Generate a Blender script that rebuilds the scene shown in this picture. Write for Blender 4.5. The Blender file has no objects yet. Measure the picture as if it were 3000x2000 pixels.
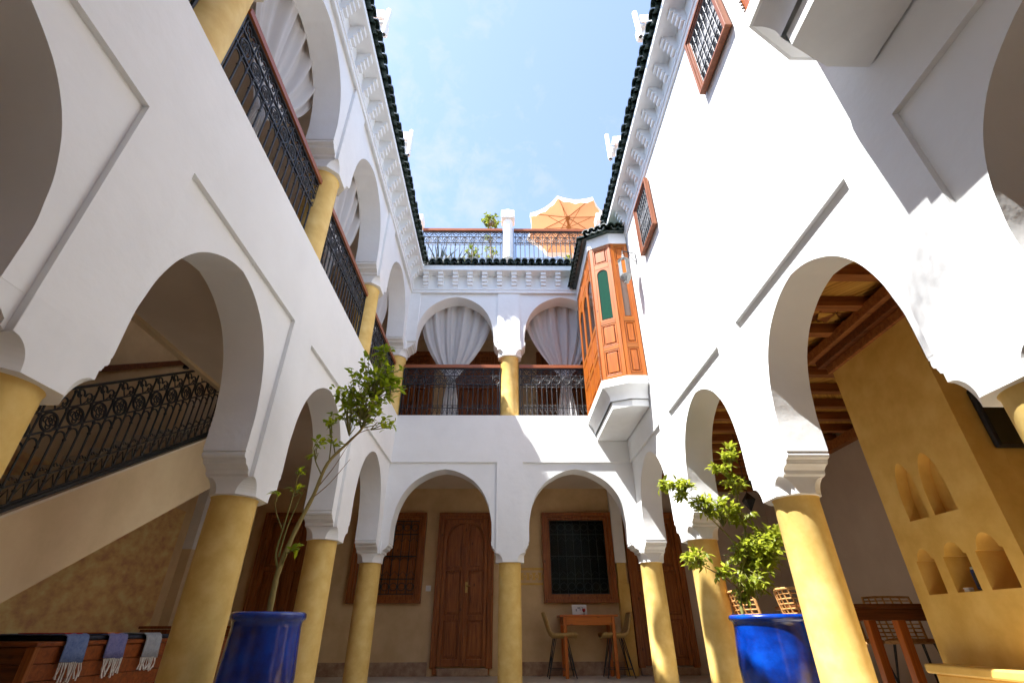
import bpy, bmesh, math, random
from mathutils import Vector, Matrix, Euler
PI = math.pi
R = math.radians
sc = bpy.context.scene
C = sc.collection

# ---------------------------------------------------------------- camera, sky, sun, exposure
cam = bpy.data.cameras.new('camera')
cam.lens = 17.072
cam.sensor_width = 36
cam.clip_start = 0.02
cam.clip_end = 3000
camo = bpy.data.objects.new('camera', cam)
C.objects.link(camo)
mw = Matrix(((0.999913, -0.003754, -0.012619, 0.0),
             (-0.012774, -0.508792, -0.860795, 0.0),
             (-0.003189, 0.860881, -0.508796, 0.62),
             (0, 0, 0, 1)))
camo.matrix_world = mw
sc.camera = camo

SUN = Vector((-1.0, -0.45, 1.87)).normalized()          # towards the sun
world = bpy.data.worlds.new('World')
sc.world = world
world.use_nodes = True
nt = world.node_tree
nt.nodes.clear()
wo = nt.nodes.new('ShaderNodeOutputWorld')
bg = nt.nodes.new('ShaderNodeBackground')
sky = nt.nodes.new('ShaderNodeTexSky')
sky.sky_type = 'NISHITA'
sky.sun_disc = False
sky.sun_elevation = math.asin(SUN.z)
sky.sun_rotation = math.atan2(SUN.x, SUN.y)
sky.altitude = 400
sky.air_density = 1.0
sky.dust_density = 1.2
sky.ozone_density = 4.0
bg.inputs['Strength'].default_value = 0.105
tc = nt.nodes.new('ShaderNodeTexCoord')
mp = nt.nodes.new('ShaderNodeMapping')
mp.inputs['Scale'].default_value = (1.0, 1.0, 1.0)
mp.inputs['Location'].default_value = (8.15, 4.4, 2.0)
nz = nt.nodes.new('ShaderNodeTexNoise')
nz.inputs['Scale'].default_value = 15.0
nz.inputs['Detail'].default_value = 9
nz.inputs['Roughness'].default_value = 0.62
nz.inputs['Distortion'].default_value = 0.25
nz2 = nt.nodes.new('ShaderNodeTexNoise')
nz2.inputs['Scale'].default_value = 1.6
nz2.inputs['Detail'].default_value = 2
mul = nt.nodes.new('ShaderNodeMath'); mul.operation = 'MULTIPLY'
ramp = nt.nodes.new('ShaderNodeValToRGB')
ramp.color_ramp.elements[0].position = 0.29
ramp.color_ramp.elements[0].color = (0.20, 0.20, 0.20, 1)
ramp.color_ramp.elements[1].position = 0.52
ramp.color_ramp.elements[1].color = (0.70, 0.70, 0.70, 1)
mix = nt.nodes.new('ShaderNodeMixRGB')
mix.inputs['Color2'].default_value = (1.95, 2.0, 2.25, 1)
L = nt.links.new
L(tc.outputs['Generated'], mp.inputs['Vector'])
L(mp.outputs['Vector'], nz.inputs['Vector'])
L(mp.outputs['Vector'], nz2.inputs['Vector'])
L(nz.outputs['Fac'], mul.inputs[0])
L(nz2.outputs['Fac'], mul.inputs[1])
L(mul.outputs[0], ramp.inputs['Fac'])
L(ramp.outputs['Color'], mix.inputs['Fac'])
L(sky.outputs['Color'], mix.inputs['Color1'])
L(mix.outputs['Color'], bg.inputs['Color'])
L(bg.outputs['Background'], wo.inputs['Surface'])

sl = bpy.data.lights.new('sun', 'SUN')
sl.energy = 3.6
sl.angle = R(0.53)
sl.color = (1.0, 0.98, 0.95)
so = bpy.data.objects.new('sun', sl)
so.rotation_euler = SUN.to_track_quat('Z', 'Y').to_euler()
C.objects.link(so)

sc.view_settings.view_transform = 'Standard'
sc.view_settings.look = 'None'
sc.view_settings.gamma = 1.0
sc.view_settings.use_curve_mapping = False
sc.view_settings.exposure = 2.25
sc.render.engine = 'CYCLES'
sc.cycles.use_denoising = True
sc.cycles.max_bounces = 14
sc.cycles.diffuse_bounces = 12
sc.cycles.glossy_bounces = 3
sc.cycles.transmission_bounces = 6
sc.cycles.transparent_max_bounces = 10
sc.cycles.sample_clamp_indirect = 8
sc.cycles.caustics_reflective = False
sc.cycles.caustics_refractive = False

rnd = random.Random(7)

# ---------------------------------------------------------------- mesh helper
class MB:
    def __init__(s): s.v = []; s.f = []; s.sm = []
    def add(s, vs, fs, smooth=False):
        n = len(s.v)
        s.v += [tuple(p) for p in vs]
        s.f += [tuple(i + n for i in f) for f in fs]
        s.sm += [smooth] * len(fs)
        return s
    def box(s, x0, x1, y0, y1, z0, z1):
        if x0 > x1: x0, x1 = x1, x0
        if y0 > y1: y0, y1 = y1, y0
        if z0 > z1: z0, z1 = z1, z0
        return s.add([(x0,y0,z0),(x1,y0,z0),(x1,y1,z0),(x0,y1,z0),(x0,y0,z1),(x1,y0,z1),(x1,y1,z1),(x0,y1,z1)],
                     [(0,3,2,1),(4,5,6,7),(0,1,5,4),(1,2,6,5),(2,3,7,6),(3,0,4,7)])
    def ext(s, poly, a, b, ax='y', smooth=False):
        # poly: list of 2D points in the two other axes; extruded from a to b along ax
        def m(p, t):
            return (t, p[0], p[1]) if ax == 'x' else (p[0], t, p[1]) if ax == 'y' else (p[0], p[1], t)
        n = len(poly)
        ar = sum(poly[i][0]*poly[(i+1) % n][1] - poly[(i+1) % n][0]*poly[i][1] for i in range(n))
        ccw = ar > 0
        if ax == 'y': ccw = not ccw
        pl = list(poly) if ccw else list(poly)[::-1]
        if a > b: a, b = b, a
        vs = [m(p, a) for p in pl] + [m(p, b) for p in pl]
        fs = [tuple(range(n))[::-1], tuple(range(n, 2*n))]
        s.add(vs, fs)
        s.add(vs, [(i, (i+1) % n, (i+1) % n + n, i + n) for i in range(n)], smooth)
        return s
    def lathe(s, prof, n=24, c=(0,0,0), smooth=True, caps=True):
        vs = []
        for r, z in prof:
            for i in range(n):
                a = 2*PI*i/n
                vs.append((c[0]+r*math.cos(a), c[1]+r*math.sin(a), c[2]+z))
        fs = []
        for k in range(len(prof)-1):
            for i in range(n):
                j = (i+1) % n
                fs.append((k*n+i, k*n+j, (k+1)*n+j, (k+1)*n+i))
        s.add(vs, fs, smooth)
        if caps:
            m = len(prof)-1
            s.add(vs, [tuple(range(n))[::-1], tuple(range(m*n, m*n+n))])
        return s
    def tube(s, pts, r, n=6, caps=True):
        pts = [Vector(p) for p in pts]
        rs = r if isinstance(r, (list, tuple)) else [r]*len(pts)
        vs = []; up = None
        for k, p in enumerate(pts):
            d = (pts[min(k+1, len(pts)-1)] - pts[max(k-1, 0)])
            if d.length < 1e-9: d = Vector((0,0,1))
            d.normalize()
            if up is None:
                up = d.orthogonal().normalized()
            else:
                up = (up - d*up.dot(d))
                up = up.normalized() if up.length > 1e-6 else d.orthogonal().normalized()
            w = d.cross(up)
            for i in range(n):
                a = 2*PI*i/n
                vs.append(p + (up*math.cos(a) + w*math.sin(a))*rs[k])
        fs = []
        for k in range(len(pts)-1):
            for i in range(n):
                j = (i+1) % n
                fs.append((k*n+i, k*n+j, (k+1)*n+j, (k+1)*n+i))
        s.add(vs, fs, True)
        if caps:
            m = len(pts)-1
            s.add(vs, [tuple(range(n))[::-1], tuple(range(m*n, m*n+n))])
        return s
    def ring(s, c, rad, t, ax='y', n=20, m=5):
        vs = []
        for i in range(n):
            a = 2*PI*i/n
            for j in range(m):
                b = 2*PI*j/m
                q = rad + t*math.cos(b)
                x, z, y = q*math.cos(a), q*math.sin(a), t*math.sin(b)
                vs.append((c[0]+x, c[1]+y, c[2]+z) if ax == 'y' else (c[0]+x, c[1]+z, c[2]+y) if ax == 'z' else (c[0]+y, c[1]+x, c[2]+z))
        fs = [(i*m+j, i*m+(j+1) % m, ((i+1) % n)*m+(j+1) % m, ((i+1) % n)*m+j) for i in range(n) for j in range(m)]
        return s.add(vs, fs, True)
    def mesh(s, name, mat, sharp=None, bevel=None):
        me = bpy.data.meshes.new(name)
        me.from_pydata(s.v, [], s.f)
        me.polygons.foreach_set('use_smooth', s.sm)
        if mat: me.materials.append(mat)
        me.update()
        return me

def tag(o, label=None, cat=None, group=None, kind=None):
    if label: o['label'] = label
    if cat: o['category'] = cat
    if group: o['group'] = group
    if kind: o['kind'] = kind
    return o

ORG = {}
def thing(name, label, cat, loc=(0,0,0), rz=0.0, group=None):
    o = bpy.data.objects.new(name, None)
    o.empty_display_size = 0.1
    C.objects.link(o)
    o.location = loc
    o.rotation_euler = (0, 0, rz)
    return tag(o, label, cat, group)

def part(name, mb, mat, parent=None, loc=(0,0,0), rot=(0,0,0), sharp=None, bevel=None, label=None):
    me = mb if isinstance(mb, bpy.types.Mesh) else mb.mesh(name, mat)
    if sharp is not None:
        me.polygons.foreach_set('use_smooth', [True]*len(me.polygons))
        me.set_sharp_from_angle(angle=R(sharp))
    o = bpy.data.objects.new(name, me)
    C.objects.link(o)
    o.location = loc
    o.rotation_euler = rot
    if parent: o.parent = parent
    if bevel:
        b = o.modifiers.new('bevel', 'BEVEL')
        b.width = bevel; b.segments = 2; b.limit_method = 'ANGLE'; b.angle_limit = R(50)
    if label: o['label'] = label
    return o

def struct(name, mb, mat, bevel=None):
    o = part(name, mb, mat, None, bevel=bevel)
    o['kind'] = 'structure'
    return o

# ---------------------------------------------------------------- materials
def new_mat(name):
    m = bpy.data.materials.new(name)
    m.use_nodes = True
    n = m.node_tree
    b = n.nodes['Principled BSDF']
    return m, n, b

def noisy(name, c1, c2, scale=4.0, rough=0.8, bump=0.0, bscale=20.0, detail=6, spec=0.3, stretch=(1,1,1), c3=None, coat=0.0, lo=0.35, hi=0.65, bdist=0.01, obj=True, rough2=None):
    m, n, b = new_mat(name)
    tc = n.nodes.new('ShaderNodeTexCoord')
    mp = n.nodes.new('ShaderNodeMapping')
    mp.inputs['Scale'].default_value = stretch
    n.links.new(tc.outputs['Object' if obj else 'Generated'], mp.inputs['Vector'])
    nz = n.nodes.new('ShaderNodeTexNoise')
    nz.inputs['Scale'].default_value = scale
    nz.inputs['Detail'].default_value = detail
    nz.inputs['Roughness'].default_value = 0.6
    n.links.new(mp.outputs['Vector'], nz.inputs['Vector'])
    rp = n.nodes.new('ShaderNodeValToRGB')
    e = rp.color_ramp.elements
    e[0].position = lo; e[0].color = (*c1, 1)
    e[1].position = hi; e[1].color = (*c2, 1)
    if c3:
        x = e.new((lo+hi)/2); x.color = (*c3, 1)
    n.links.new(nz.outputs['Fac'], rp.inputs['Fac'])
    n.links.new(rp.outputs['Color'], b.inputs['Base Color'])
    b.inputs['Roughness'].default_value = rough
    b.inputs['Specular IOR Level'].default_value = spec
    if coat: b.inputs['Coat Weight'].default_value = coat; b.inputs['Coat Roughness'].default_value = 0.08
    if rough2 is not None:
        mr = n.nodes.new('ShaderNodeMapRange')
        mr.inputs['To Min'].default_value = rough; mr.inputs['To Max'].default_value = rough2
        n.links.new(nz.outputs['Fac'], mr.inputs['Value'])
        n.links.new(mr.outputs['Result'], b.inputs['Roughness'])
    if bump:
        n2 = n.nodes.new('ShaderNodeTexNoise')
        n2.inputs['Scale'].default_value = bscale
        n2.inputs['Detail'].default_value = 4
        n.links.new(mp.outputs['Vector'], n2.inputs['Vector'])
        bp = n.nodes.new('ShaderNodeBump')
        bp.inputs['Strength'].default_value = bump
        bp.inputs['Distance'].default_value = bdist
        n.links.new(n2.outputs['Fac'], bp.inputs['Height'])
        n.links.new(bp.outputs['Normal'], b.inputs['Normal'])
    return m

def wood(name, c1, c2, c3, axis='z', scale=3.0, rough=0.42, knots=True, spec=0.4):
    m, n, b = new_mat(name)
    tc = n.nodes.new('ShaderNodeTexCoord')
    oi = n.nodes.new('ShaderNodeObjectInfo')
    ad = n.nodes.new('ShaderNodeVectorMath'); ad.operation = 'ADD'
    sc_ = n.nodes.new('ShaderNodeVectorMath'); sc_.operation = 'SCALE'
    cb = n.nodes.new('ShaderNodeCombineXYZ')
    for i in range(3): n.links.new(oi.outputs['Random'], cb.inputs[i])
    n.links.new(cb.outputs[0], sc_.inputs[0]); sc_.inputs['Scale'].default_value = 13.0
    n.links.new(tc.outputs['Object'], ad.inputs[0]); n.links.new(sc_.outputs[0], ad.inputs[1])
    mp = n.nodes.new('ShaderNodeMapping')
    st = {'z': (14, 14, 0.9), 'x': (0.9, 14, 14), 'y': (14, 0.9, 14)}[axis]
    mp.inputs['Scale'].default_value = st
    n.links.new(ad.outputs[0], mp.inputs['Vector'])
    nz = n.nodes.new('ShaderNodeTexNoise')
    nz.inputs['Scale'].default_value = scale; nz.inputs['Detail'].default_value = 8
    nz.inputs['Roughness'].default_value = 0.65; nz.inputs['Distortion'].default_value = 0.6
    n.links.new(mp.outputs['Vector'], nz.inputs['Vector'])
    rp = n.nodes.new('ShaderNodeValToRGB')
    e = rp.color_ramp.elements
    e[0].position = 0.3; e[0].color = (*c1, 1)
    e[1].position = 0.72; e[1].color = (*c3, 1)
    x = e.new(0.5); x.color = (*c2, 1)
    n.links.new(nz.outputs['Fac'], rp.inputs['Fac'])
    col = rp.outputs['Color']
    if knots:
        vo = n.nodes.new('ShaderNodeTexVoronoi')
        vo.inputs['Scale'].default_value = 5.0
        mp2 = n.nodes.new('ShaderNodeMapping')
        mp2.inputs['Scale'].default_value = {'z': (1.4, 1.4, 0.8), 'x': (0.8, 1.4, 1.4), 'y': (1.4, 0.8, 1.4)}[axis]
        n.links.new(ad.outputs[0], mp2.inputs['Vector'])
        n.links.new(mp2.outputs['Vector'], vo.inputs['Vector'])
        r2 = n.nodes.new('ShaderNodeValToRGB')
        r2.color_ramp.elements[0].position = 0.05; r2.color_ramp.elements[0].color = (0.15, 0.15, 0.15, 1)
        r2.color_ramp.elements[1].position = 0.13; r2.color_ramp.elements[1].color = (1, 1, 1, 1)
        n.links.new(vo.outputs['Distance'], r2.inputs['Fac'])
        mx = n.nodes.new('ShaderNodeMixRGB'); mx.blend_type = 'MULTIPLY'; mx.inputs['Fac'].default_value = 0.8
        n.links.new(col, mx.inputs['Color1']); n.links.new(r2.outputs['Color'], mx.inputs['Color2'])
        col = mx.outputs['Color']
    n.links.new(col, b.inputs['Base Color'])
    b.inputs['Roughness'].default_value = rough
    b.inputs['Specular IOR Level'].default_value = spec
    bp = n.nodes.new('ShaderNodeBump'); bp.inputs['Strength'].default_value = 0.105; bp.inputs['Distance'].default_value = 0.003
    n.links.new(nz.outputs['Fac'], bp.inputs['Height']); n.links.new(bp.outputs['Normal'], b.inputs['Normal'])
    return m

def plain(name, c, rough=0.5, metal=0.0, spec=0.5, coat=0.0):
    m, n, b = new_mat(name)
    b.inputs['Base Color'].default_value = (*c, 1)
    b.inputs['Roughness'].default_value = rough
    b.inputs['Metallic'].default_value = metal
    b.inputs['Specular IOR Level'].default_value = spec
    if coat: b.inputs['Coat Weight'].default_value = coat; b.inputs['Coat Roughness'].default_value = 0.05
    return m

def cloth(name, c, trans=0.45):
    m, n, b = new_mat(name)
    b.inputs['Base Color'].default_value = (*c, 1)
    b.inputs['Roughness'].default_value = 0.9
    b.inputs['Specular IOR Level'].default_value = 0.1
    tr = n.nodes.new('ShaderNodeBsdfTranslucent')
    tr.inputs['Color'].default_value = (*c, 1)
    mx = n.nodes.new('ShaderNodeMixShader'); mx.inputs['Fac'].default_value = trans
    out = n.nodes['Material Output']
    n.links.new(b.outputs[0], mx.inputs[1]); n.links.new(tr.outputs[0], mx.inputs[2]); n.links.new(mx.outputs[0], out.inputs['Surface'])
    tc = n.nodes.new('ShaderNodeTexCoord'); nz = n.nodes.new('ShaderNodeTexNoise')
    nz.inputs['Scale'].default_value = 60
    n.links.new(tc.outputs['Object'], nz.inputs['Vector'])
    bp = n.nodes.new('ShaderNodeBump'); bp.inputs['Strength'].default_value = 0.1; bp.inputs['Distance'].default_value = 0.002
    n.links.new(nz.outputs['Fac'], bp.inputs['Height']); n.links.new(bp.outputs['Normal'], b.inputs['Normal'])
    return m

def leafmat(name, c1, c2):
    m, n, b = new_mat(name)
    oi = n.nodes.new('ShaderNodeObjectInfo')
    tc = n.nodes.new('ShaderNodeTexCoord')
    rp = n.nodes.new('ShaderNodeValToRGB')
    rp.color_ramp.elements[0].color = (*c1, 1); rp.color_ramp.elements[1].color = (*c2, 1)
    n.links.new(oi.outputs['Random'], rp.inputs['Fac'])
    n.links.new(rp.outputs['Color'], b.inputs['Base Color'])
    b.inputs['Roughness'].default_value = 0.38
    b.inputs['Specular IOR Level'].default_value = 0.45
    tr = n.nodes.new('ShaderNodeBsdfTranslucent')
    hs = n.nodes.new('ShaderNodeHueSaturation'); hs.inputs['Value'].default_value = 1.9; hs.inputs['Hue'].default_value = 0.49
    n.links.new(rp.outputs['Color'], hs.inputs['Color']); n.links.new(hs.outputs['Color'], tr.inputs['Color'])
    mx = n.nodes.new('ShaderNodeMixShader'); mx.inputs['Fac'].default_value = 0.5
    out = n.nodes['Material Output']
    n.links.new(b.outputs[0], mx.inputs[1]); n.links.new(tr.outputs[0], mx.inputs[2]); n.links.new(mx.outputs[0], out.inputs['Surface'])
    return m

def glassy(name, tint, alpha=0.5, rough=0.05, ior=1.5):
    m, n, b = new_mat(name)
    b.inputs['Base Color'].default_value = (*tint, 1)
    b.inputs['Roughness'].default_value = rough
    b.inputs['Specular IOR Level'].default_value = 0.5
    tr = n.nodes.new('ShaderNodeBsdfTransparent'); tr.inputs['Color'].default_value = (0.8, 0.85, 0.85, 1)
    mx = n.nodes.new('ShaderNodeMixShader'); mx.inputs['Fac'].default_value = alpha
    out = n.nodes['Material Output']
    n.links.new(b.outputs[0], mx.inputs[1]); n.links.new(tr.outputs[0], mx.inputs[2]); n.links.new(mx.outputs[0], out.inputs['Surface'])
    return m

M = {}
M['white'] = noisy('lime_plaster', (0.765,0.775,0.77), (0.82,0.83,0.825), 1.6, 0.85, 0.32, 7.0, spec=0.2, bdist=0.016)
M['trim'] = noisy('lime_trim', (0.77,0.78,0.775), (0.82,0.83,0.825), 6, 0.85, 0.12, 25, spec=0.2, bdist=0.006)
M['ceil'] = noisy('ceiling_plaster', (0.68,0.59,0.47), (0.73,0.64,0.52), 2, 0.9, 0.1, 9, spec=0.2)
M['tan'] = noisy('tan_tadelakt', (0.60,0.43,0.23), (0.72,0.54,0.31), 2.6, 0.62, 0.2, 14, spec=0.3, c3=(0.66,0.485,0.27), bdist=0.006)
M['beige'] = noisy('beige_plaster', (0.52,0.43,0.36), (0.58,0.49,0.41), 2.0, 0.8, 0.1, 12, spec=0.2)
M['stair'] = noisy('cream_tadelakt', (0.62,0.48,0.29), (0.72,0.58,0.37), 2.2, 0.6, 0.15, 10, spec=0.3, c3=(0.68,0.53,0.33), bdist=0.006)
M['mottle'] = noisy('mottled_tadelakt', (0.56,0.30,0.16), (0.76,0.62,0.27), 5, 0.6, 0.4, 14, spec=0.3, c3=(0.70,0.46,0.20), stretch=(1,1,1.6), bdist=0.01)
M['yellow'] = noisy('yellow_tadelakt', (0.70,0.46,0.125), (0.82,0.60,0.215), 7.0, 0.42, 0.18, 30, spec=0.4, c3=(0.76,0.53,0.165), bdist=0.004, rough2=0.6)
M['ochre'] = noisy('ochre_tadelakt', (0.63,0.39,0.09), (0.76,0.52,0.16), 4.0, 0.5, 0.2, 40, spec=0.35, c3=(0.70,0.455,0.12), bdist=0.004)
M['floor'] = noisy('court_floor', (0.53,0.47,0.38), (0.63,0.57,0.48), 3, 0.5, 0.1, 20, spec=0.35)
M['skirt'] = noisy('stone_skirting', (0.26,0.15,0.10), (0.46,0.33,0.22), 9, 0.5, 0.1, 20, spec=0.35, c3=(0.36,0.24,0.16))
M['ground'] = noisy('earth', (0.30,0.22,0.15), (0.38,0.29,0.2), 0.4, 0.95)
M['terr'] = noisy('terracotta_paving', (0.40,0.20,0.12), (0.48,0.27,0.17), 3, 0.8)
M['dark'] = wood('dark_wood', (0.12,0.032,0.007), (0.29,0.088,0.019), (0.42,0.15,0.036), 'z')
M['darkx'] = wood('dark_wood_across', (0.06,0.017,0.005), (0.15,0.045,0.012), (0.23,0.075,0.02), 'x')
M['orange'] = wood('orange_cedar', (0.23,0.049,0.004), (0.36,0.090,0.007), (0.45,0.135,0.013), 'z', 2.2, 0.35)
M['orangex'] = wood('orange_cedar_across', (0.20,0.05,0.004), (0.31,0.09,0.007), (0.40,0.13,0.013), 'x', 2.2, 0.35, False)
M['rail'] = wood('rail_wood', (0.20,0.055,0.018), (0.29,0.085,0.028), (0.36,0.115,0.04), 'x', 2.5, 0.35, False)
M['table'] = wood('table_wood', (0.36,0.085,0.012), (0.50,0.14,0.02), (0.60,0.19,0.03), 'x', 2.5, 0.35)
M['tabley'] = wood('table_wood_upright', (0.36,0.085,0.012), (0.48,0.13,0.02), (0.58,0.17,0.03), 'z', 2.5, 0.35)
M['beam'] = wood('beam_wood', (0.15,0.045,0.012), (0.30,0.105,0.026), (0.42,0.17,0.045), 'x', 2.0, 0.6, False)
M['lath'] = wood('reed_lath', (0.26,0.11,0.018), (0.56,0.29,0.05), (0.76,0.46,0.10), 'x', 2.0, 0.7, False)
M['winwood'] = wood('window_wood', (0.13,0.035,0.012), (0.22,0.068,0.024), (0.31,0.11,0.045), 'z', 2.5, 0.45, False)
M['chest'] = wood('chest_wood', (0.11,0.024,0.006), (0.22,0.055,0.012), (0.31,0.09,0.02), 'x', 2.2, 0.4, False)
M['bark2'] = noisy('young_bark', (0.22,0.17,0.055), (0.32,0.26,0.09), 18, 0.7, 0.2, 60, stretch=(1,1,0.3))
M['ribwood'] = plain('parasol_wood', (0.30,0.15,0.05), 0.5)
M['greyiron'] = plain('grey_iron', (0.20,0.21,0.215), 0.5)
M['iron'] = noisy('wrought_iron', (0.012,0.013,0.015), (0.03,0.032,0.035), 30, 0.45, 0.1, 80, spec=0.5)
M['tile'] = noisy('green_glaze', (0.010,0.018,0.013), (0.042,0.062,0.045), 14, 0.3, 0.2, 30, spec=0.5, c3=(0.022,0.036,0.026), coat=0.2)
M['curtain'] = cloth('white_voile', (0.86,0.86,0.86), 0.5)
M['canvas'] = cloth('peach_canvas', (0.48,0.235,0.115), 0.36)
M['canvasw'] = cloth('cream_canvas', (0.85,0.80,0.72), 0.35)
M['blue'] = noisy('blue_glaze', (0.0,0.008,0.09), (0.001,0.055,0.40), 4.5, 0.24, 0.3, 11, spec=0.5, c3=(0.0,0.026,0.24), coat=0.3, bdist=0.01)
M['soil'] = noisy('soil', (0.03,0.02,0.012), (0.07,0.05,0.03), 30, 0.95, 0.5, 60)
M['bark'] = noisy('bark', (0.20,0.12,0.06), (0.34,0.22,0.12), 25, 0.8, 0.4, 60, stretch=(1,1,0.3))
M['greenbark'] = noisy('green_bark', (0.13,0.13,0.03), (0.24,0.22,0.07), 18, 0.7, 0.2, 60, stretch=(1,1,0.3))
M['leaf'] = leafmat('lemon_leaf', (0.11,0.17,0.007), (0.36,0.42,0.018))
M['leaf2'] = leafmat('citrus_leaf', (0.11,0.155,0.010), (0.34,0.37,0.038))
M['leaf3'] = leafmat('terrace_leaf', (0.06,0.10,0.012), (0.20,0.22,0.03))
M['agave'] = plain('agave_leaf', (0.10,0.14,0.11), 0.5)
M['blackgl'] = plain('black_glass', (0.006,0.007,0.008), 0.06, spec=0.5)
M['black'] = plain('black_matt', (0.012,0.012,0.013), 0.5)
M['pane'] = glassy('window_pane', (0.01,0.011,0.012), 0.86, 0.08)
M['pane'].node_tree.nodes['Principled BSDF'].inputs['Specular IOR Level'].default_value = 0.12
M['greenpane'] = glassy('green_pane', (0.004,0.055,0.018), 0.2, 0.06)
M['greypane'] = glassy('grey_pane', (0.16,0.10,0.075), 0.2, 0.12)
M['darkpane'] = plain('dark_pane', (0.02,0.012,0.008), 0.1)
M['paper'] = plain('paper', (0.75,0.76,0.78), 0.6)
M['steel'] = plain('steel', (0.55,0.55,0.54), 0.3, 1.0)
M['brass'] = plain('brass', (0.55,0.36,0.12), 0.35, 1.0)
M['tin'] = noisy('lantern_tin', (0.22,0.22,0.21), (0.36,0.36,0.34), 20, 0.3, spec=0.5)
M['amber'] = glassy('amber_glass', (0.45,0.13,0.0), 0.12)
M['lgreen'] = glassy('green_glass', (0.06,0.15,0.01), 0.12)
M['clearg'] = glassy('clear_glass', (0.35,0.37,0.38), 0.35)
M['rattan'] = noisy('rattan', (0.42,0.20,0.06), (0.60,0.34,0.13), 30, 0.6, 0.2, 60)
M['seat'] = noisy('woven_seat', (0.42,0.27,0.09), (0.56,0.39,0.16), 60, 0.7, 0.4, 120)
M['lampw'] = plain('white_paint', (0.80,0.80,0.80), 0.4)
M['towelb'] = noisy('blue_towel', (0.10,0.16,0.36), (0.17,0.24,0.45), 40, 0.95, 0.5, 150)
M['towelp'] = noisy('violet_towel', (0.12,0.13,0.30), (0.19,0.19,0.38), 40, 0.95, 0.5, 150)
M['towelg'] = noisy('grey_towel', (0.26,0.28,0.32), (0.34,0.36,0.40), 40, 0.95, 0.5, 150)
M['red'] = noisy('red_stripe', (0.36,0.03,0.03), (0.45,0.05,0.05), 40, 0.95)
M['orangec'] = noisy('orange_stripe', (0.50,0.12,0.02), (0.60,0.17,0.03), 40, 0.95)
M['fringe'] = noisy('white_fringe', (0.62,0.60,0.56), (0.75,0.73,0.7), 60, 0.95)
M['mat'] = noisy('dark_mat', (0.02,0.022,0.035), (0.04,0.045,0.065), 40, 0.9)
M['backing'] = noisy('pale_backing', (0.10,0.10,0.105), (0.5,0.5,0.51), 22, 0.6)
M['navy'] = plain('navy_plastic', (0.015,0.03,0.12), 0.3)
# ---------------------------------------------------------------- the setting
struct('court_floor', MB().box(-4.4, 4.7, -2.6, 9.0, -0.12, 0.0), M['floor'])
struct('ground', MB().add([(-900,-900,-0.13),(900,-900,-0.13),(900,900,-0.13),(-900,900,-0.13)], [(0,1,2,3)]), M['ground'])
ug = MB()
ug.box(-3.0, -1.97, -2.6, 9.0, 2.82, 3.436).box(-4.4, -3.0, 6.3, 9.0, 2.82, 3.436).box(-4.4, -3.0, -2.6, 0.8, 2.82, 3.436)
ug.box(-1.97, 2.135, 7.31, 9.0, 2.82, 3.436)
ug.box(-1.97, 2.135, -2.6, -0.38, 2.82, 3.436)
struct('gallery_ceiling', ug, M['ceil'])
struct('ceiling_edge', MB().box(-3.04, -2.985, 0.8, 6.3, 2.785, 2.8199), M['stair'])
struct('upper_floor', MB().box(2.135, 4.67, -2.6, 9.0, 3.05, 3.436), M['ceil'])
rt = MB()
rt.box(-4.6, -1.97, -2.8, 9.2, 5.97, 6.42).box(2.135, 4.9, -2.8, 9.2, 5.97, 6.42)
rt.box(-1.97, 2.135, 7.31, 9.2, 5.97, 6.42).box(-1.97, 2.135, -2.8, -0.38, 5.97, 6.42)
struct('roof_terrace', rt, M['ceil'])
tp = MB()
for x0_, x1_, y0_, y1_ in ((-4.6,-1.97,-2.8,9.2),(2.135,4.9,-2.8,9.2),(-1.97,2.135,7.31,9.2),(-1.97,2.135,-2.8,-0.38)): tp.box(x0_, x1_, y0_, y1_, 6.424, 6.432)
struct('terrace_paving', tp, M['terr'])

# ---------------------------------------------------------------- courtyard walls
PROF = [(0.0,1.0),(0.105,0.995),(0.209,0.974),(0.384,0.927),(0.6,0.81),(0.784,0.622),(0.908,0.39),(0.972,0.19),(1.0,0.0)]
def crom(pts, n=4):
    out = []
    for i in range(len(pts)-1):
        p0 = pts[max(i-1,0)]; p1 = pts[i]; p2 = pts[i+1]; p3 = pts[min(i+2,len(pts)-1)]
        for k in range(n):
            t = k/n
            out.append(tuple(0.5*((2*p1[j]) + (-p0[j]+p2[j])*t + (2*p0[j]-5*p1[j]+4*p2[j]-p3[j])*t*t + (-p0[j]+3*p1[j]-3*p2[j]+p3[j])*t**3) for j in range(2)))
    out.append(pts[-1])
    return out
PROFS = crom(PROF, 4)
def arch(uc, half, zb, zs, ap):
    l = [(uc - half, zb)] + [(uc - half*w, zs + (ap-zs)*t) for t, w in PROFS]
    r = [(uc + half*w, zs + (ap-zs)*t) for t, w in PROFS[::-1][1:]] + [(uc + half, zb)]
    return l + r
def layer(mb, u0, u1, zb, zt, notches, d0, d1):
    poly = [(u0, zb)]
    for n_ in notches:
        for p in n_:
            if abs(p[0]-poly[-1][0]) > 1e-6 or abs(p[1]-poly[-1][1]) > 1e-6: poly.append(p)
    if abs(poly[-1][0]-u1) > 1e-6: poly.append((u1, zb))
    if abs(poly[-1][0]-u1) < 1e-6 and abs(poly[-2][0]-u1) < 1e-6: poly.pop()
    poly += [(u1, zt), (u0, zt)]
    if abs(poly[0][0]-poly[1][0]) < 1e-6 and abs(poly[-1][0]-poly[1][0]) < 1e-6: poly = poly[1:]
    mb.ext(poly, d0, d1, 'y')
def rect(a, b, zb, zt): return [(a, zb), (a, zt), (b, zt), (b, zb)]

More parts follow.
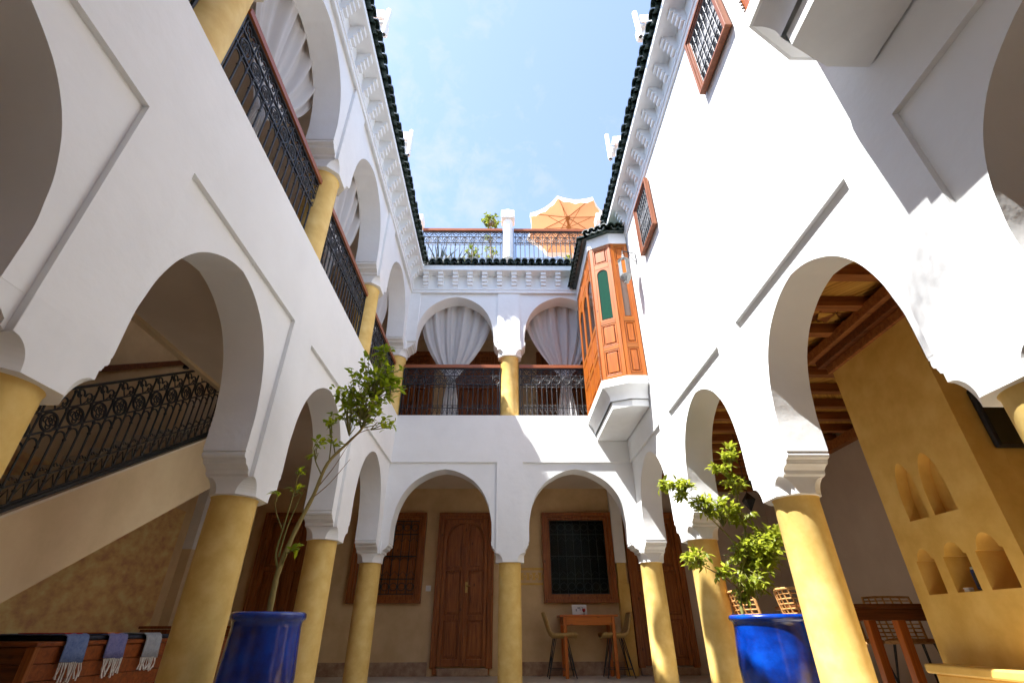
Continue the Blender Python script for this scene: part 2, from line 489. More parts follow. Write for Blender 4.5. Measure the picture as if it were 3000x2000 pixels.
def capital(h0, h1, wl, wr, dz, depth=0.31):
    # block from -h0 to h1 (local x about the column), impost wings reaching -wl and wr
    mb = MB()
    secs = []
    for z in (1.38, 1.40, 1.42, 1.44, 1.455, 1.468, 1.478, 1.486, 1.490):
        q = min(1.0, (z-1.38)/0.11)
        secs.append((z, 0.092*math.sqrt(max(0.0, 1-q*q)) + 0.0015))
    secs.append((1.638, 0.0015))
    vs = []
    for z, c in secs:
        x0, x1, y0, y1 = -h0, h1, 0.0, depth
        vs += [(x0+c,y0,z+dz),(x1-c,y0,z+dz),(x1,y0+c,z+dz),(x1,y1-c,z+dz),(x1-c,y1,z+dz),(x0+c,y1,z+dz),(x0,y1-c,z+dz),(x0,y0+c,z+dz)]
    fs = [tuple(range(8))[::-1]]
    n = len(secs)
    for k in range(n-1):
        for i in range(8):
            j = (i+1) % 8
            fs.append((k*8+i, k*8+j, (k+1)*8+j, (k+1)*8+i))
    fs.append(tuple(range((n-1)*8, n*8)))
    mb.add(vs, fs, False)
    def wing(h, w, s):
        if w - h < 0.02: return
        k = w - h
        pr = [(h, 1.638), (w, 1.638), (w, 1.624), (w-0.10*k, 1.622), (w-0.04*k, 1.612), (w-0.02*k, 1.600), (w-0.08*k, 1.586), (w-0.28*k, 1.578), (w-0.30*k, 1.566),
              (w-0.34*k, 1.565), (w-0.36*k, 1.553), (h+0.42*k, 1.545), (h+0.18*k, 1.525), (h+0.02, 1.50), (h, 1.49)]
        mb.ext([(s*p[0], p[1]+dz) for p in pr], 0.031, depth-0.001, 'y')
    wing(h0, wl, -1); wing(h1, wr, 1)
    return mb

def shaft(z0, z1, r0=0.152, r1=0.147):
    return MB().lathe([(r0+0.004, z0), (r0, z0+0.06), (r0, z0+(z1-z0)*0.4), (r1, z1-0.012), (r1+0.006, z1)], 40)

TILE_C = TILE_P = None
def tile_mesh(conv):
    mb = MB(); n = 9; r, t, ln = 0.058, 0.014, 0.40
    vs = []
    for y, dz in ((0.0, 0.0), (ln, ln*0.28)):
        for rr in (r, r-t):
            for i in range(n):
                a = PI*i/(n-1)
                z = rr*math.sin(a)
                vs.append((rr*math.cos(a), y, (z if conv else -z) + dz))
    fs = []
    for i in range(n-1):
        fs.append((i, i+1, 2*n+i+1, 2*n+i))
        fs.append((n+i+1, n+i, 3*n+i, 3*n+i+1))
        fs.append((i+1, i, n+i, n+i+1))
        fs.append((2*n+i, 2*n+i+1, 3*n+i+1, 3*n+i))
    fs += [(0, 2*n, 3*n, n), (n-1, 2*n-1, 4*n-1, 3*n-1)]
    if not conv: fs = [f[::-1] for f in fs]
    mb.add(vs, fs, True)
    me = mb.mesh('roof_tile', M['tile'])
    me.set_sharp_from_angle(angle=R(50))
    return me
TILE_C, TILE_P = tile_mesh(True), tile_mesh(False)
def eave(parent, u0, u1, p, z, pitch=0.125):
    n = int(round((u1-u0)/pitch))
    for k in range(n+1):
        u = u0 + (u1-u0)*k/n
        j = lambda s: rnd.uniform(-s, s)
        part('roof_tile', TILE_C, None, parent, (u+j(.004), -p-0.055+j(.012), z+0.004+j(.004)), (j(.02), j(.04), j(.025)))
        if k < n:
            part('roof_tile', TILE_P, None, parent, (u+(u1-u0)/n/2+j(.003), -p-0.02+j(.008), z+0.034+j(.003)), (j(.015), j(.03), j(.02)))

cp = [(0.0,5.83),(-.045,5.83),(-.045,5.873),(-.034,5.876),(-.034,5.888),(-.078,5.888),(-.078,5.931),(-.067,5.934),(-.067,5.946),(-.110,5.946),(-.110,5.989),(-.099,5.992),(-.099,6.004),(-.142,6.004),(-.142,6.047),(-.131,6.05),(-.131,6.062),(-.176,6.062),(-.176,6.12),(0.0,6.12)]
cp = [(x*0.86, z) for x, z in cp]
CORB = MB().ext(cp, -0.046, 0.046, 'x').mesh('corbel', M['trim'])

def cornice(parent, u0, u1, sp, first, e, tu0, tu1):
    m_ = MB().box(u0, u1, -0.022, 0.0, 5.745, 5.80).box(u0, u1, -0.034, 0.0, 5.80, 5.829)
    part('moulding', m_, M['trim'], parent, bevel=0.006)
    s_ = MB().box(u0, u1, -(e-0.02), 0.0, 6.121, 6.185).ext([(-(e-0.03), 6.185), (0.30, 6.185), (0.30, 6.36), (-(e-0.03), 6.235)], u0, u1, 'x')
    part('soffit', s_, M['trim'], parent, bevel=0.006)
    u = first
    while u < u1 - 0.04:
        if u > u0 + 0.04: part('corbel', CORB, None, parent, (u, 0, 0))
        u += sp
    eave(parent, tu0, tu1, e, 6.272)

def column(parent, u, dz, h0, h1, wl, wr, z0, label=None, r0=0.147):
    c = part('column', shaft(z0, 1.38+dz, r0, r0-0.004), M['yellow'], parent, (u, 0.180, 0), label=label)
    part('capital', capital(h0, h1, wl, wr, dz), M['trim'], c, (0, -0.180, 0))
    return c

HS, HE = 0.625, 0.69
def side_wall(name, label, loc, rz, sgn, upper, windows=None):
    t = thing('courtyard_wall', label, 'wall', loc, rz)
    def U(y): return sgn*y
    def seg(a, b): return (min(U(a), U(b)), max(U(a), U(b)))
    bays = [(0.685, HS), (2.48, HS), (4.32, HS), (6.205, HS)]
    if sgn < 0: bays = [(-c, h) for c, h in bays[::-1]]
    alf = [(-0.035, 1.41), (1.79, 3.23), (3.61, 5.07), (5.45, 7.0)]
    alf = [seg(*a) for a in alf]; alf.sort()
    u0, u1 = seg(-0.07, 7.0)
    mb = MB()
    layer(mb, u0, u1, 1.638, 3.03, [rect(a, b, 1.638, 2.712) for a, b in alf], 0.0, 0.03)
    ub0, ub1 = seg(-0.07, 7.03)
    layer(mb, ub0, ub1, 1.638, 3.03, [arch(c, h, 1.638, 1.79, 2.60) for c, h in bays], 0.03, 0.31)
    part('arcade', mb, M['white'], t, sharp=32)
    if upper:
        part('parapet', MB().box(u0, u1, 0.0, 0.31, 3.03, 3.44), M['white'], t)
        m2 = MB()
        layer(m2, u0, u1, 4.758, 6.40, [rect(a, b, 4.758, 5.765) for a, b in alf], 0.0, 0.03)
        layer(m2, ub0, ub1, 4.758, 6.40, [arch(c, h, 4.758, 4.86, 5.64) for c, h in bays], 0.03, 0.31)
        part('upper_arcade', m2, M['white'], t, sharp=32)
    else:
        m2 = MB()
        m2.box(u0, u1, 0.0, 0.31, 3.03, 6.40)
        part('upper_wall', m2, M['white'], t)
    for y, near, far in ((1.60, 0.29, 0.255), (3.42, 0.315, 0.275), (5.26, 0.315, 0.32)):
        a, b = (near, far) if sgn > 0 else (far, near)
        column(t, U(y), 0.0, 0.19, 0.19, a, b, 0.0)
        if upper: column(t, U(y), 3.12, 0.19, 0.19, a, b, 3.44)
    # wings beside the corner piers
    for y, w in ((7.155, 0.325),):
        cm = capital(0.0, 0.0, w, 0.0, 0.0) if sgn > 0 else capital(0.0, 0.0, 0.0, w, 0.0)
    return t

wl_ = side_wall('l', 'tall shaded white wall with open upper gallery of horseshoe arches and curtains', (-1.66, 0, 0), R(90), 1, True)
wr_ = side_wall('r', 'sunlit white wall with blank upper storey pierced by small framed windows', (1.825, 0, 0), R(-90), -1, False)

# the impost wings where the side arcades meet the corner piers
def corner_wing(parent, u, s, w, dz):
    h = 0.0; k = w
    pr = [(0, 1.638), (w, 1.638), (w, 1.624), (w-0.10*k, 1.622), (w-0.04*k, 1.612), (w-0.02*k, 1.600), (w-0.08*k, 1.586), (w-0.28*k, 1.578), (w-0.30*k, 1.566),
          (w-0.34*k, 1.565), (w-0.36*k, 1.553), (0.42*k, 1.545), (0.18*k, 1.525), (0.02, 1.50), (0, 1.49)]
    part('impost', MB().ext([(u+s*p[0], p[1]+dz) for p in pr], 0.031, 0.309, 'y'), M['trim'], parent)
corner_wing(wl_, 7.0, -1, 0.17, 0.0); corner_wing(wl_, 7.0, -1, 0.17, 3.12)
corner_wing(wr_, -7.0, 1, 0.17, 0.0)

we = thing('courtyard_wall', 'white end wall with two arches below and two curtained arches above', 'wall', (0, 7.0, 0))
mb = MB()
layer(mb, -1.69, 1.855, 1.638, 3.03, [rect(-1.69, -0.125, 1.638, 2.712), rect(0.255, 1.855, 1.638, 2.712)], 0.0, 0.03)
eb = [(-0.875, HE), (1.018, HE)]
layer(mb, -1.97, 2.135, 1.638, 3.03, [arch(c, h, 1.638, 1.79, 2.62) for c, h in eb], 0.03, 0.31)
part('arcade', mb, M['white'], we, sharp=32)
part('parapet', MB().box(-1.66, 1.825, 0.0, 0.31, 3.03, 3.44).box(-1.97, -1.66, 0.0, 0.31, 3.03, 3.44).box(1.825, 2.135, 0.0, 0.31, 3.03, 3.44), M['white'], we)
m2 = MB()
layer(m2, -1.69, 1.855, 4.758, 6.40, [rect(-1.507, -0.146, 4.758, 5.79), rect(0.235, 1.68, 4.758, 5.79)], 0.0, 0.03)
eu = [(-0.872, 0.665), (0.975, 0.665)]
layer(m2, -1.97, 2.135, 4.758, 6.40, [arch(c, h, 4.758, 4.84, 5.69) for c, h in eu], 0.03, 0.31)
part('upper_arcade', m2, M['white'], we, sharp=32)
for dz, z0, hw in ((0.0, 0.0, 0.255), (3.12, 3.44, 0.262)):
    column(we, 0.065, dz, 0.19, 0.19, hw, hw, z0, None, 0.152)
    column(we, -1.815, dz, 0.155, 0.155, 0.0, 0.25 if dz == 0 else 0.278, z0)
    if dz == 0: column(we, 1.98, dz, 0.155, 0.155, 0.27, 0.0, z0)
cornice(we, -1.66, 1.825, 0.262, -1.43, 0.21, -1.44, 1.60)
cornice(wl_, -0.07, 6.79, 0.282, -0.02, 0.21, 0.06, 6.81)
cornice(wr_, -6.79, 0.07, 0.282, -6.82, 0.245, -6.81, -0.06)

# the wall behind the photographer
wn = thing('courtyard_wall', 'white near wall standing behind the viewpoint', 'wall', (0, -0.07, 0), R(180))
mb = MB()
layer(mb, -1.825, 1.66, 1.638, 3.44, [arch(-1.018, HE, 1.638, 1.79, 2.62), arch(0.875, HE, 1.638, 1.79, 2.62)], 0.0, 0.31)
mb.box(-1.825, 1.66, 0.0, 0.31, 3.44, 6.40)
part('arcade', mb, M['white'], wn, sharp=32)
for u in (1.815, -0.065, -1.98): column(wn, u, 0.0, 0.155, 0.155, 0.155, 0.155, 0.0)

# ---------------------------------------------------------------- walls at the back of the galleries
g = thing('gallery_wall', 'tan wall behind the end arches with door and windows', 'wall', (0, 9.0, 0))
part('plaster', MB().box(-4.4, 2.10, 0.0, 0.2, 0.0, 6.0), M['tan'], g)
part('skirting', MB().box(-4.4, -1.20, -0.02, 0.0, 0.0, 0.18).box(-0.10, 2.02, -0.02, 0.0, 0.0, 0.18), M['skirt'], g, bevel=0.004)
part('step', MB().box(-1.03, -0.26, -0.06, 0.0, 0.0, 0.105), M['skirt'], g, bevel=0.005)
part('step', MB().box(2.10, 3.00, -0.06, 0.0, 0.0, 0.105), M['skirt'], g, bevel=0.005)
fz = MB().box(0.24, 0.635, -0.012, 0.0, 1.245, 1.275).box(0.24, 0.635, -0.012, 0.0, 1.47, 1.505)
for k in range(4):
    x = 0.285 + k*0.10
    fz.ext([(x-0.035, 1.32), (x+0.035, 1.32), (x+0.012, 1.375), (x+0.035, 1.43), (x-0.035, 1.43), (x-0.012, 1.375)], -0.008, 0.0, 'y')
    fz.ring((x+0.05, -0.003, 1.375), 0.018, 0.007, 'y', 14, 5)
part('frieze', fz, M['ochre'], g)
pm = part('pilaster', MB().box(1.85, 2.035, -0.12, 0.0, 1.57, 2.82), M['trim'], g, bevel=0.006)
part('pilaster_foot', MB().box(1.872, 2.02, -0.11, 0.0, 1.26, 1.57).box(1.86, 2.04, -0.125, 0.0, 0.0, 1.26), M['ochre'], pm, bevel=0.006)

g2 = thing('gallery_wall', 'cream wall behind the stair at the back of the left gallery', 'wall', (-4.4, 0, 0))
part('plaster', MB().box(-0.2, 0.0, -2.6, 9.0, 0.0, 6.0), M['tan'], g2)
part('lower_panel', MB().box(0.0, 0.012, 1.0, 7.0, 0.0, 2.02), M['mottle'], g2)
pm = part('pilaster', MB().box(0.0, 0.14, 7.18, 7.34, 1.57, 2.82), M['trim'], g2, bevel=0.006)
part('pilaster_foot', MB().box(0.0, 0.13, 7.19, 7.33, 0.0, 1.57), M['stair'], pm, bevel=0.006)
g3 = thing('gallery_wall', 'brownish plain wall at the back of the dining room', 'wall', (4.67, 0, 0))
part('plaster', MB().box(0.0, 0.2, -2.6, 9.2, 0.0, 6.0), M['beige'], g3)
part('end_plaster', MB().box(-2.57, 0.0, 9.0, 9.2, 0.0, 6.0), M['beige'], g3)
g4 = thing('gallery_wall', 'plain wall closing the gallery behind the viewpoint', 'wall', (0, -2.6, 0))
part('plaster', MB().box(-4.6, 4.87, -0.2, 0.0, 0.0, 6.0), M['tan'], g4)
# ---------------------------------------------------------------- iron railings
_cache = {}
def cached(key, fn):
    if key not in _cache: _cache[key] = fn()
    return _cache[key]
def baluster_mesh(h):
    mb = MB()
    mb.tube([(0,0,0), (0,0,h)], 0.008, 6)
    for z in (h*0.18, h*0.80, h*0.985): mb.lathe([(0.006,z-0.012),(0.012,z-0.004),(0.012,z+0.004),(0.006,z+0.012)], 6, caps=False)
    return mb.mesh('baluster', M['iron'])
def railing(label, loc, rz, w, group=None, slope=0.0, name='iron_railing', H_=0.93, hand=True, sag=0):
    t = thing(name, label, 'railing', loc, rz, group)
    def bar(z, hh, th, mat='iron', nm='rail_bar', x0=0.0, x1=w, bev=None):
        o = part(nm, MB().ext([(x0, z+slope*x0), (x1, z+slope*x1), (x1, z+hh+slope*x1), (x0, z+hh+slope*x0)], -th/2, th/2, 'y'), M[mat], t, bevel=bev)
        return o
    zt = H_ - 0.06
    if hand:
        bar(zt, 0.055, 0.065, 'rail', 'handrail', -0.0, w, 0.012)
        bar(zt-0.02, 0.0195, 0.030)
    else:
        bar(zt, 0.022, 0.032)
    bar(zt-0.145, 0.012, 0.018)
    bar(zt-0.30, 0.012, 0.018)
    bar(0.165, 0.010, 0.014)
    bar(0.035, 0.014, 0.026)
    part('rail_bar', MB().box(0.0, 0.016, -0.012, 0.012, 0.0, zt), M['iron'], t)
    part('rail_bar', MB().box(w-0.016, w, -0.012, 0.012, slope*w, zt+slope*w), M['iron'], t)
    n = max(2, int(round(w/0.165)))
    p = w/n
    bm_ = cached(('bal', round(zt-0.05, 3)), lambda: baluster_mesh(zt-0.05))
    rm = cached('ring', lambda: MB().ring((0,0,0), 0.062, 0.009, 'y', 20, 5).ring((0,0,0), 0.026, 0.006, 'y', 14, 4).mesh('ring', M['iron']))
    sw = MB()
    for k in range(2*n):
        x = (k+0.5)*p/2
        if k % 2 == 0 or True:
            part('baluster', bm_, None, t, (x, 0, 0.042+slope*x)) if (k % 2 == 0) else part('baluster', cached(('bal2', round(zt, 3)), lambda: baluster_mesh(zt-0.30-0.05)), None, t, (x, 0, 0.042+slope*x))
        # little arch between neighbouring bars under the ring band, scrolls low down
        xc = x + p/4
        if k < 2*n-1:
            pts = [(xc + (p/4)*math.cos(PI*i/8), 0, zt-0.375 + (p/4)*1.1*math.sin(PI*i/8) + slope*xc) for i in range(9)]
            sw.tube(pts, 0.0065, 4, False)
            for s_ in (-1, 1):
                pts = []
                for i in range(10):
                    a = i/9*1.6*PI; q = 0.018*(1-i/13)
                    pts.append((xc + s_*(0.019 - q*math.cos(a)), 0, 0.205 + q*math.sin(a) + slope*xc))
                sw.tube(pts, 0.0042, 4, False)
            sw.tube([(xc-p/4, 0, 0.06+slope*xc), (xc, 0, 0.15+slope*xc), (xc+p/4, 0, 0.06+slope*xc)], 0.0045, 4, False)
    for k in range(n):
        x = (k+0.5)*p + p/4
        if x > w-0.05: x = w - 0.07
        part('ring', rm, None, t, (x, 0, zt-0.225+slope*x))
        for s_ in (-1, 1):
            pts = []
            for i in range(14):
                a = i/13*2.1*PI; q = 0.036*(1-i/17)
                pts.append((x + s_*(0.04 - q*math.cos(a)), 0, zt-0.075 + q*math.sin(a)*1.3 + slope*x))
            sw.tube(pts, 0.0065, 4, False)
            sw.tube([(x, 0, zt-0.14+slope*x), (x+s_*p*0.46, 0, zt-0.03+slope*x)], 0.0048, 4, False)
    for k in range(n-1):
        x = (k+1)*p + p/4
        for a_ in (0, PI/2):
            for s_ in (-1, 1):
                pts = []
                for i in range(10):
                    a = i/9*1.8*PI; q = 0.028*(1-i/13)
                    u_, v_ = s_*(0.030 - q*math.cos(a)), q*math.sin(a)
                    pts.append((x-p/2 + (u_ if a_ == 0 else v_), 0, zt-0.225 + (v_ if a_ == 0 else u_) + slope*(x-p/2)))
                sw.tube(pts, 0.0048, 4, False)
    part('scrollwork', sw, M['iron'], t)['kind'] = 'stuff'
    return t
GR = 'iron balcony railings of the upper gallery'
lb = ['in the nearest bay at the top edge', 'in front of the big fanned curtain', 'between the second and third upper columns', 'in the farthest bay above the lemon tree']
for (y0, y1), s_ in zip(((0.05, 1.455), (1.765, 3.295), (3.605, 5.125), (5.435, 7.0)), lb):
    railing('black iron railing on the left gallery ' + s_, (-1.815, y0, 3.44), R(90), y1-y0, GR)
railing('black iron railing of the end balcony before the left curtain and doors', (-1.665, 7.12, 3.44), 0, 1.575, GR)
railing('black iron railing of the end balcony running in behind the cedar bay', (0.222, 7.12, 3.44), 0, 1.60, GR)
railing('terrace railing against open sky left of the white post', (-1.62, 7.08, 6.42), 0, 1.55, 'roof terrace railings')
railing('terrace railing in front of the parasol right of the white post', (0.14, 7.08, 6.42), 0, 1.55, 'roof terrace railings')

# ---------------------------------------------------------------- curtains
def curtain(label, loc, rz, seed, group='tied white curtains in the upper arches', half=0.70, zt=2.36, zk=0.79, ph=0.0):
    r_ = random.Random(seed)
    t = thing('curtain', label, 'curtain', loc, rz, group)
    nu, nv = 90, 46
    f1, f2 = r_.uniform(0, 6), r_.uniform(0, 6)
    vs = []
    for j in range(nv+1):
        v = j/nv
        if v < 0.72:
            q = v/0.72; z = zt + (zk-zt)*q; g = (1-q**2.0)*(1-0.085) + 0.085
        else:
            q = (v-0.72)/0.28; z = zk - zk*q + 0.012*q; g = 0.085 + 0.13*math.sin(q*PI/2)
        amp = (0.040*(1-0.55*min(1, v/0.72)) if v < 0.72 else 0.018)
        for i in range(nu+1):
            s = -1 + 2*i/nu
            fold = math.sin(s*19 + f1 + 1.2*math.sin(s*3+f2)) + 0.45*math.sin(s*41 + f2) + 0.35*math.sin(s*8+f1*2)
            vs.append((ph*(min(1, v/0.72)) + s*half*g*(1 + 0.02*math.sin(v*9+f2)), amp*fold - 0.02*g, z + (0.02*math.sin(s*12+f1) if v > 0.99 else 0)))
    fs = [(j*(nu+1)+i, j*(nu+1)+i+1, (j+1)*(nu+1)+i+1, (j+1)*(nu+1)+i) for j in range(nv) for i in range(nu)]
    part('voile', MB().add(vs, fs, True), M['curtain'], t)
    part('tie_band', MB().lathe([(0.066,-0.025),(0.072,-0.01),(0.072,0.01),(0.066,0.025)], 16, caps=False), M['curtain'], t, (ph, -0.01, zk))
    part('curtain_rod', MB().tube([(-half-0.06,0,zt+0.01),(half+0.06,0,zt+0.01)], 0.010, 8), M['iron'], t)
    return t
curtain('gathered white curtain in the left arch of the end balcony', (-0.872, 7.36, 3.44), 0, 3, ph=-0.04)
curtain('gathered white curtain in the end balcony arch partly hidden by the cedar bay', (0.975, 7.36, 3.44), 0, 5, ph=0.03)
for yc, s_, sd in ((0.685, 'at the very top left corner above the nearest column', 11), (2.48, 'in the largest upper left arch, fanned out over the railing', 12), (4.32, 'in the second upper left arch, seen edge on behind a column', 13), (6.205, 'in the farthest upper left arch, a thin sliver', 14)):
    curtain('white curtain ' + s_, (-2.02, yc, 3.44), R(90), sd)

# ---------------------------------------------------------------- doors and windows
def panel_mb(x0, x1, z0, z1, y, arched=False):
    mb = MB(); m = 0.016
    if arched:
        xc = x0 if arched == 'r' else x1
        rr = abs(x1-x0)
        def shape(k):
            pts = []
            a0 = (x0+k if arched != 'r' else x0+k, z0+k)
            if arched == 'r':    # arch centre at x0, outer side right
                pts = [(x0+k, z0+k), (x1-k, z0+k)] + [(x0+(rr-k)*math.cos(PI/2*i/8), z1-rr+(rr-k)*math.sin(PI/2*i/8)) for i in range(9) if x0+(rr-k)*math.cos(PI/2*i/8) > x0+k]
                pts.append((x0+k, z1-rr+math.sqrt(max(0,(rr-k)**2-k*k))))
            else:
                pts = [(x1-k, z0+k), (x1-k, z1-rr+math.sqrt(max(0,(rr-k)**2-k*k)))] + [(x1-(rr-k)*math.sin(PI/2*i/8), z1-rr+(rr-k)*math.cos(PI/2*i/8)) for i in range(9) if x1-(rr-k)*math.sin(PI/2*i/8) < x1-k] + [(x0+k, z0+k)]
            return pts
        mb.ext(shape(0.0), y-0.010, y, 'y').ext(shape(m+0.012), y-0.022, y-0.0095, 'y')
    else:
        mb.box(x0, x0+m, y-0.014, y, z0, z1).box(x1-m, x1, y-0.014, y, z0, z1).box(x0+m, x1-m, y-0.014, y, z0, z0+m).box(x0+m, x1-m, y-0.014, y, z1-m, z1)
        a = m + 0.018
        mb.box(x0+a, x1-a, y-0.016, y, z0+a, z1-a)
    return mb
def double_door(label, loc, rz, w, h, z0=0.12, arched=True, mat='dark', handle=True, group=None, fr=0.10, foot=True):
    t = thing('door', label, 'door', loc, rz, group)
    f = MB()
    for s in (0, 1):
        a, b = (0, fr) if s == 0 else (w-fr, w)
        f.box(a, b, -0.07, 0, z0 - (0.02 if foot else 0), h)
        c, d = (0, 0.035) if s == 0 else (w-0.035, w)
        f.box(c, d, -0.085, -0.0605, z0, h)
    f.box(fr+0.0005, w-fr-0.0005, -0.06, 0, h-fr, h).box(0.0355, w-0.0355, -0.085, -0.0605, h-0.035, h)
    part('frame', f, M[mat], t, bevel=0.006)
    if foot:
        for a in (0.045, w-0.105): part('frame_foot', MB().box(a, a+0.06, -0.05, 0, 0.02, z0-0.021), M[mat], t, bevel=0.004)
    iw = (w - 2*fr)/2
    H0, H1 = z0, h-fr
    for s in (0, 1):
        a = fr + s*iw
        lf = part('leaf', MB().box(a+0.002, a+iw-0.002, -0.012, 0, H0+0.004, H1-0.003), M[mat], t)
        hh = H1 - H0
        wa, wb = a+0.003, a+iw-0.003
        p0, p1 = a+0.062, a+iw-0.062
        rows = [(H0+0.10, H0+0.10+0.24*hh), (H0+0.17+0.24*hh, H0+0.17+0.54*hh), (H0+0.23+0.54*hh, H1-0.075)]
        fm = MB().box(wa, p0, -0.050, -0.0125, H0+0.005, H1-0.004).box(p1, wb, -0.050, -0.0125, H0+0.005, H1-0.004)
        zc = H0+0.005
        for q0, q1 in rows:
            fm.box(p0+0.0003, p1-0.0003, -0.049, -0.0125, zc, q0); zc = q1
        fm.box(p0+0.0003, p1-0.0003, -0.049, -0.0125, zc, H1-0.004)
        part('leaf_frame', fm, M[mat], lf, bevel=0.004)
        for k, (q0, q1) in enumerate(rows):
            if arched and k == 2:
                rr_ = p1-p0; hi = q1; xc_ = p1 if s == 0 else p0
                sg = -1 if s == 0 else 1
                arc = lambda r_, zc_: [(xc_ + sg*r_*math.cos(PI/2*i/8), zc_ + r_*math.sin(PI/2*i/8)) for i in range(9)]
                oc = arc(rr_, hi-rr_)
                far_ = xc_ + sg*rr_
                part('spandrel', MB().ext([(far_, hi-rr_)] + oc[1:] + [(far_, hi)], -0.0485, -0.0125, 'y'), M[mat], lf)
                ii = arc(rr_-0.016, hi-rr_)
                part('panel', MB().ext([(xc_ + sg*0.004, q0+0.014), (far_ - sg*0.016, q0+0.014)] + ii[:-1] + [(xc_ + sg*0.004, hi-0.016)], -0.024, -0.0125, 'y'), M[mat], lf, bevel=0.005)
            else:
                part('panel', MB().box(p0+0.02, p1-0.02, -0.022, -0.0125, q0+0.02, q1-0.02).box(p0+0.042, p1-0.042, -0.032, -0.0225, q0+0.042, q1-0.042), M[mat], lf, bevel=0.005)
    if arched:
        am = MB()
        rr = iw - 0.058
        am.tube([(w/2 + rr*math.cos(PI*i/24), -0.052, H1-0.072-rr+0.0+rr*math.sin(PI*i/24)) for i in range(25)], 0.011, 6)
        part('arch_moulding', am, M[mat], t)
    part('meeting_strip', MB().box(w/2-0.014, w/2+0.014, -0.062, -0.0505, H0+0.01, H1-0.01), M[mat], t, bevel=0.004)
    if handle:
        hd = MB().box(w/2+0.018, w/2+0.058, -0.056, -0.0505, 1.13, 1.29)
        hd.tube([(w/2+0.038, -0.05, 1.23), (w/2+0.038, -0.085, 1.23), (w/2+0.10, -0.088, 1.228)], 0.009, 8)
        part('handle', hd, M['brass'], t)
    return t
double_door('brown double door with arched top panels below the end arch', (-1.155, 8.999, 0), 0, 0.965, 2.385)
double_door('dark brown door in the far left corner behind the lemon tree', (-4.19, 8.998, 0), 0, 1.20, 2.39, arched=False, handle=False)
double_door('tall knotty dark door in the far right corner behind the columns', (2.07, 8.998, 0), 0, 0.95, 2.388, arched=False, handle=False)
double_door('reddish upper door behind the left balcony curtain', (-1.05, 8.998, 3.44), 0, 0.92, 2.20, arched=False, foot=False, handle=False)
double_door('upper door at the left end of the end balcony', (-2.25, 8.998, 3.44), 0, 0.78, 2.20, arched=False, foot=False, handle=False)
double_door('upper door behind the right balcony curtain', (0.64, 8.998, 3.44), 0, 1.0, 2.20, arched=False, foot=False, handle=False)
double_door('upper door of the left gallery seen through the iron railing', (-4.399, 2.1, 3.44), R(90), 1.0, 2.10, arched=False, foot=False, handle=False)

def grille_mb(x0, x1, z0, z1, y, n=6, r=0.008):
    mb = MB()
    for k in range(n+1):
        x = x0 + (x1-x0)*k/n
        mb.tube([(x, y, z0), (x, y, z1)], r, 5)
    hts = [z0+0.01, z0+(z1-z0)*0.2, z0+(z1-z0)*0.5, z0+(z1-z0)*0.8, z1-0.01]
    for z in hts: mb.box(x0, x1, y-r, y+r, z-r, z+r)
    p = (x1-x0)/n
    for k in range(n):
        x = x0 + p*(k+0.5)
        mb.ring((x, y, z0+(z1-z0)*0.1), p*0.42, r*0.8, 'y', 14, 4)
        mb.ring((x, y, z0+(z1-z0)*0.9), p*0.42, r*0.8, 'y', 14, 4)
        for za, zb in ((0.24, 0.30), (0.44, 0.5), (0.70, 0.76)):
            zz = z0+(z1-z0)*za
            mb.tube([(x-p/2, y, zz), (x, y, z0+(z1-z0)*zb), (x+p/2, y, zz)], r*0.7, 4)
    return mb
def window(label, loc, rz, w, h, fr, mat, kind, n=6, group=None, dep=0.10):
    t = thing('window', label, 'window', loc, rz, group)
    f = MB()
    for a, b, y in ((0.0, fr*0.42, -dep), (fr*0.42, fr*0.75, -dep*0.78), (fr*0.75, fr, -dep*0.62)):
        f.box(a, b, y, 0, a, h-a).box(w-b, w-a, y, 0, a, h-a)
        f.box(b+0.0004, w-b-0.0004, y, 0, a, b).box(b+0.0004, w-b-0.0004, y, 0, h-b, h-a)
    part('frame', f, M[mat], t, bevel=0.004)
    x0, x1, z0, z1 = fr, w-fr, fr, h-fr
    if kind == 'glass':
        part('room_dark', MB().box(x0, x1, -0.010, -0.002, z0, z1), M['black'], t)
        part('grille', grille_mb(x0+0.01, x1-0.01, z0, z1, -0.03, n, 0.005), M['greyiron'], t)['kind'] = 'stuff'
        part('pane', MB().box(x0, x1, -0.052, -0.047, z0, z1), M['pane'], t)
    elif kind == 'shutter':
        for k in range(2):
            a = x0 + (x1-x0)/2*k
            sh = part('shutter', MB().box(a+0.002, a+(x1-x0)/2-0.002, -0.02, -0.002, z0, z1), M['dark'], t, bevel=0.003)
            part('panel', panel_mb(a+0.05, a+(x1-x0)/2-0.05, z0+0.08, z0+0.5*(z1-z0)-0.02, -0.02), M['dark'], sh)
            part('panel', panel_mb(a+0.05, a+(x1-x0)/2-0.05, z0+0.5*(z1-z0)+0.04, z1-0.08, -0.02), M['dark'], sh)
        part('grille', grille_mb(x0, x1, z0, z1, -0.05, n, 0.008), M['iron'], t)['kind'] = 'stuff'
    else:
        part('backing', MB().box(x0, x1, -0.006, -0.001, z0, z1), M['backing'], t)
        part('grille', grille_mb(x0, x1, z0, z1, -0.022, n, 0.006), M['iron'], t)['kind'] = 'stuff'
    return t
window('wood framed window of dark glass above the small table', (0.642, 8.999, 0.98), 0, 1.205, 1.405, 0.125, 'dark', 'glass', 7)
window('shuttered window with black iron grille left of the end door', (-2.578, 8.999, 0.98), 0, 1.205, 1.405, 0.125, 'dark', 'shutter', 7)
gw = 'small framed grille windows high in the sunlit wall'
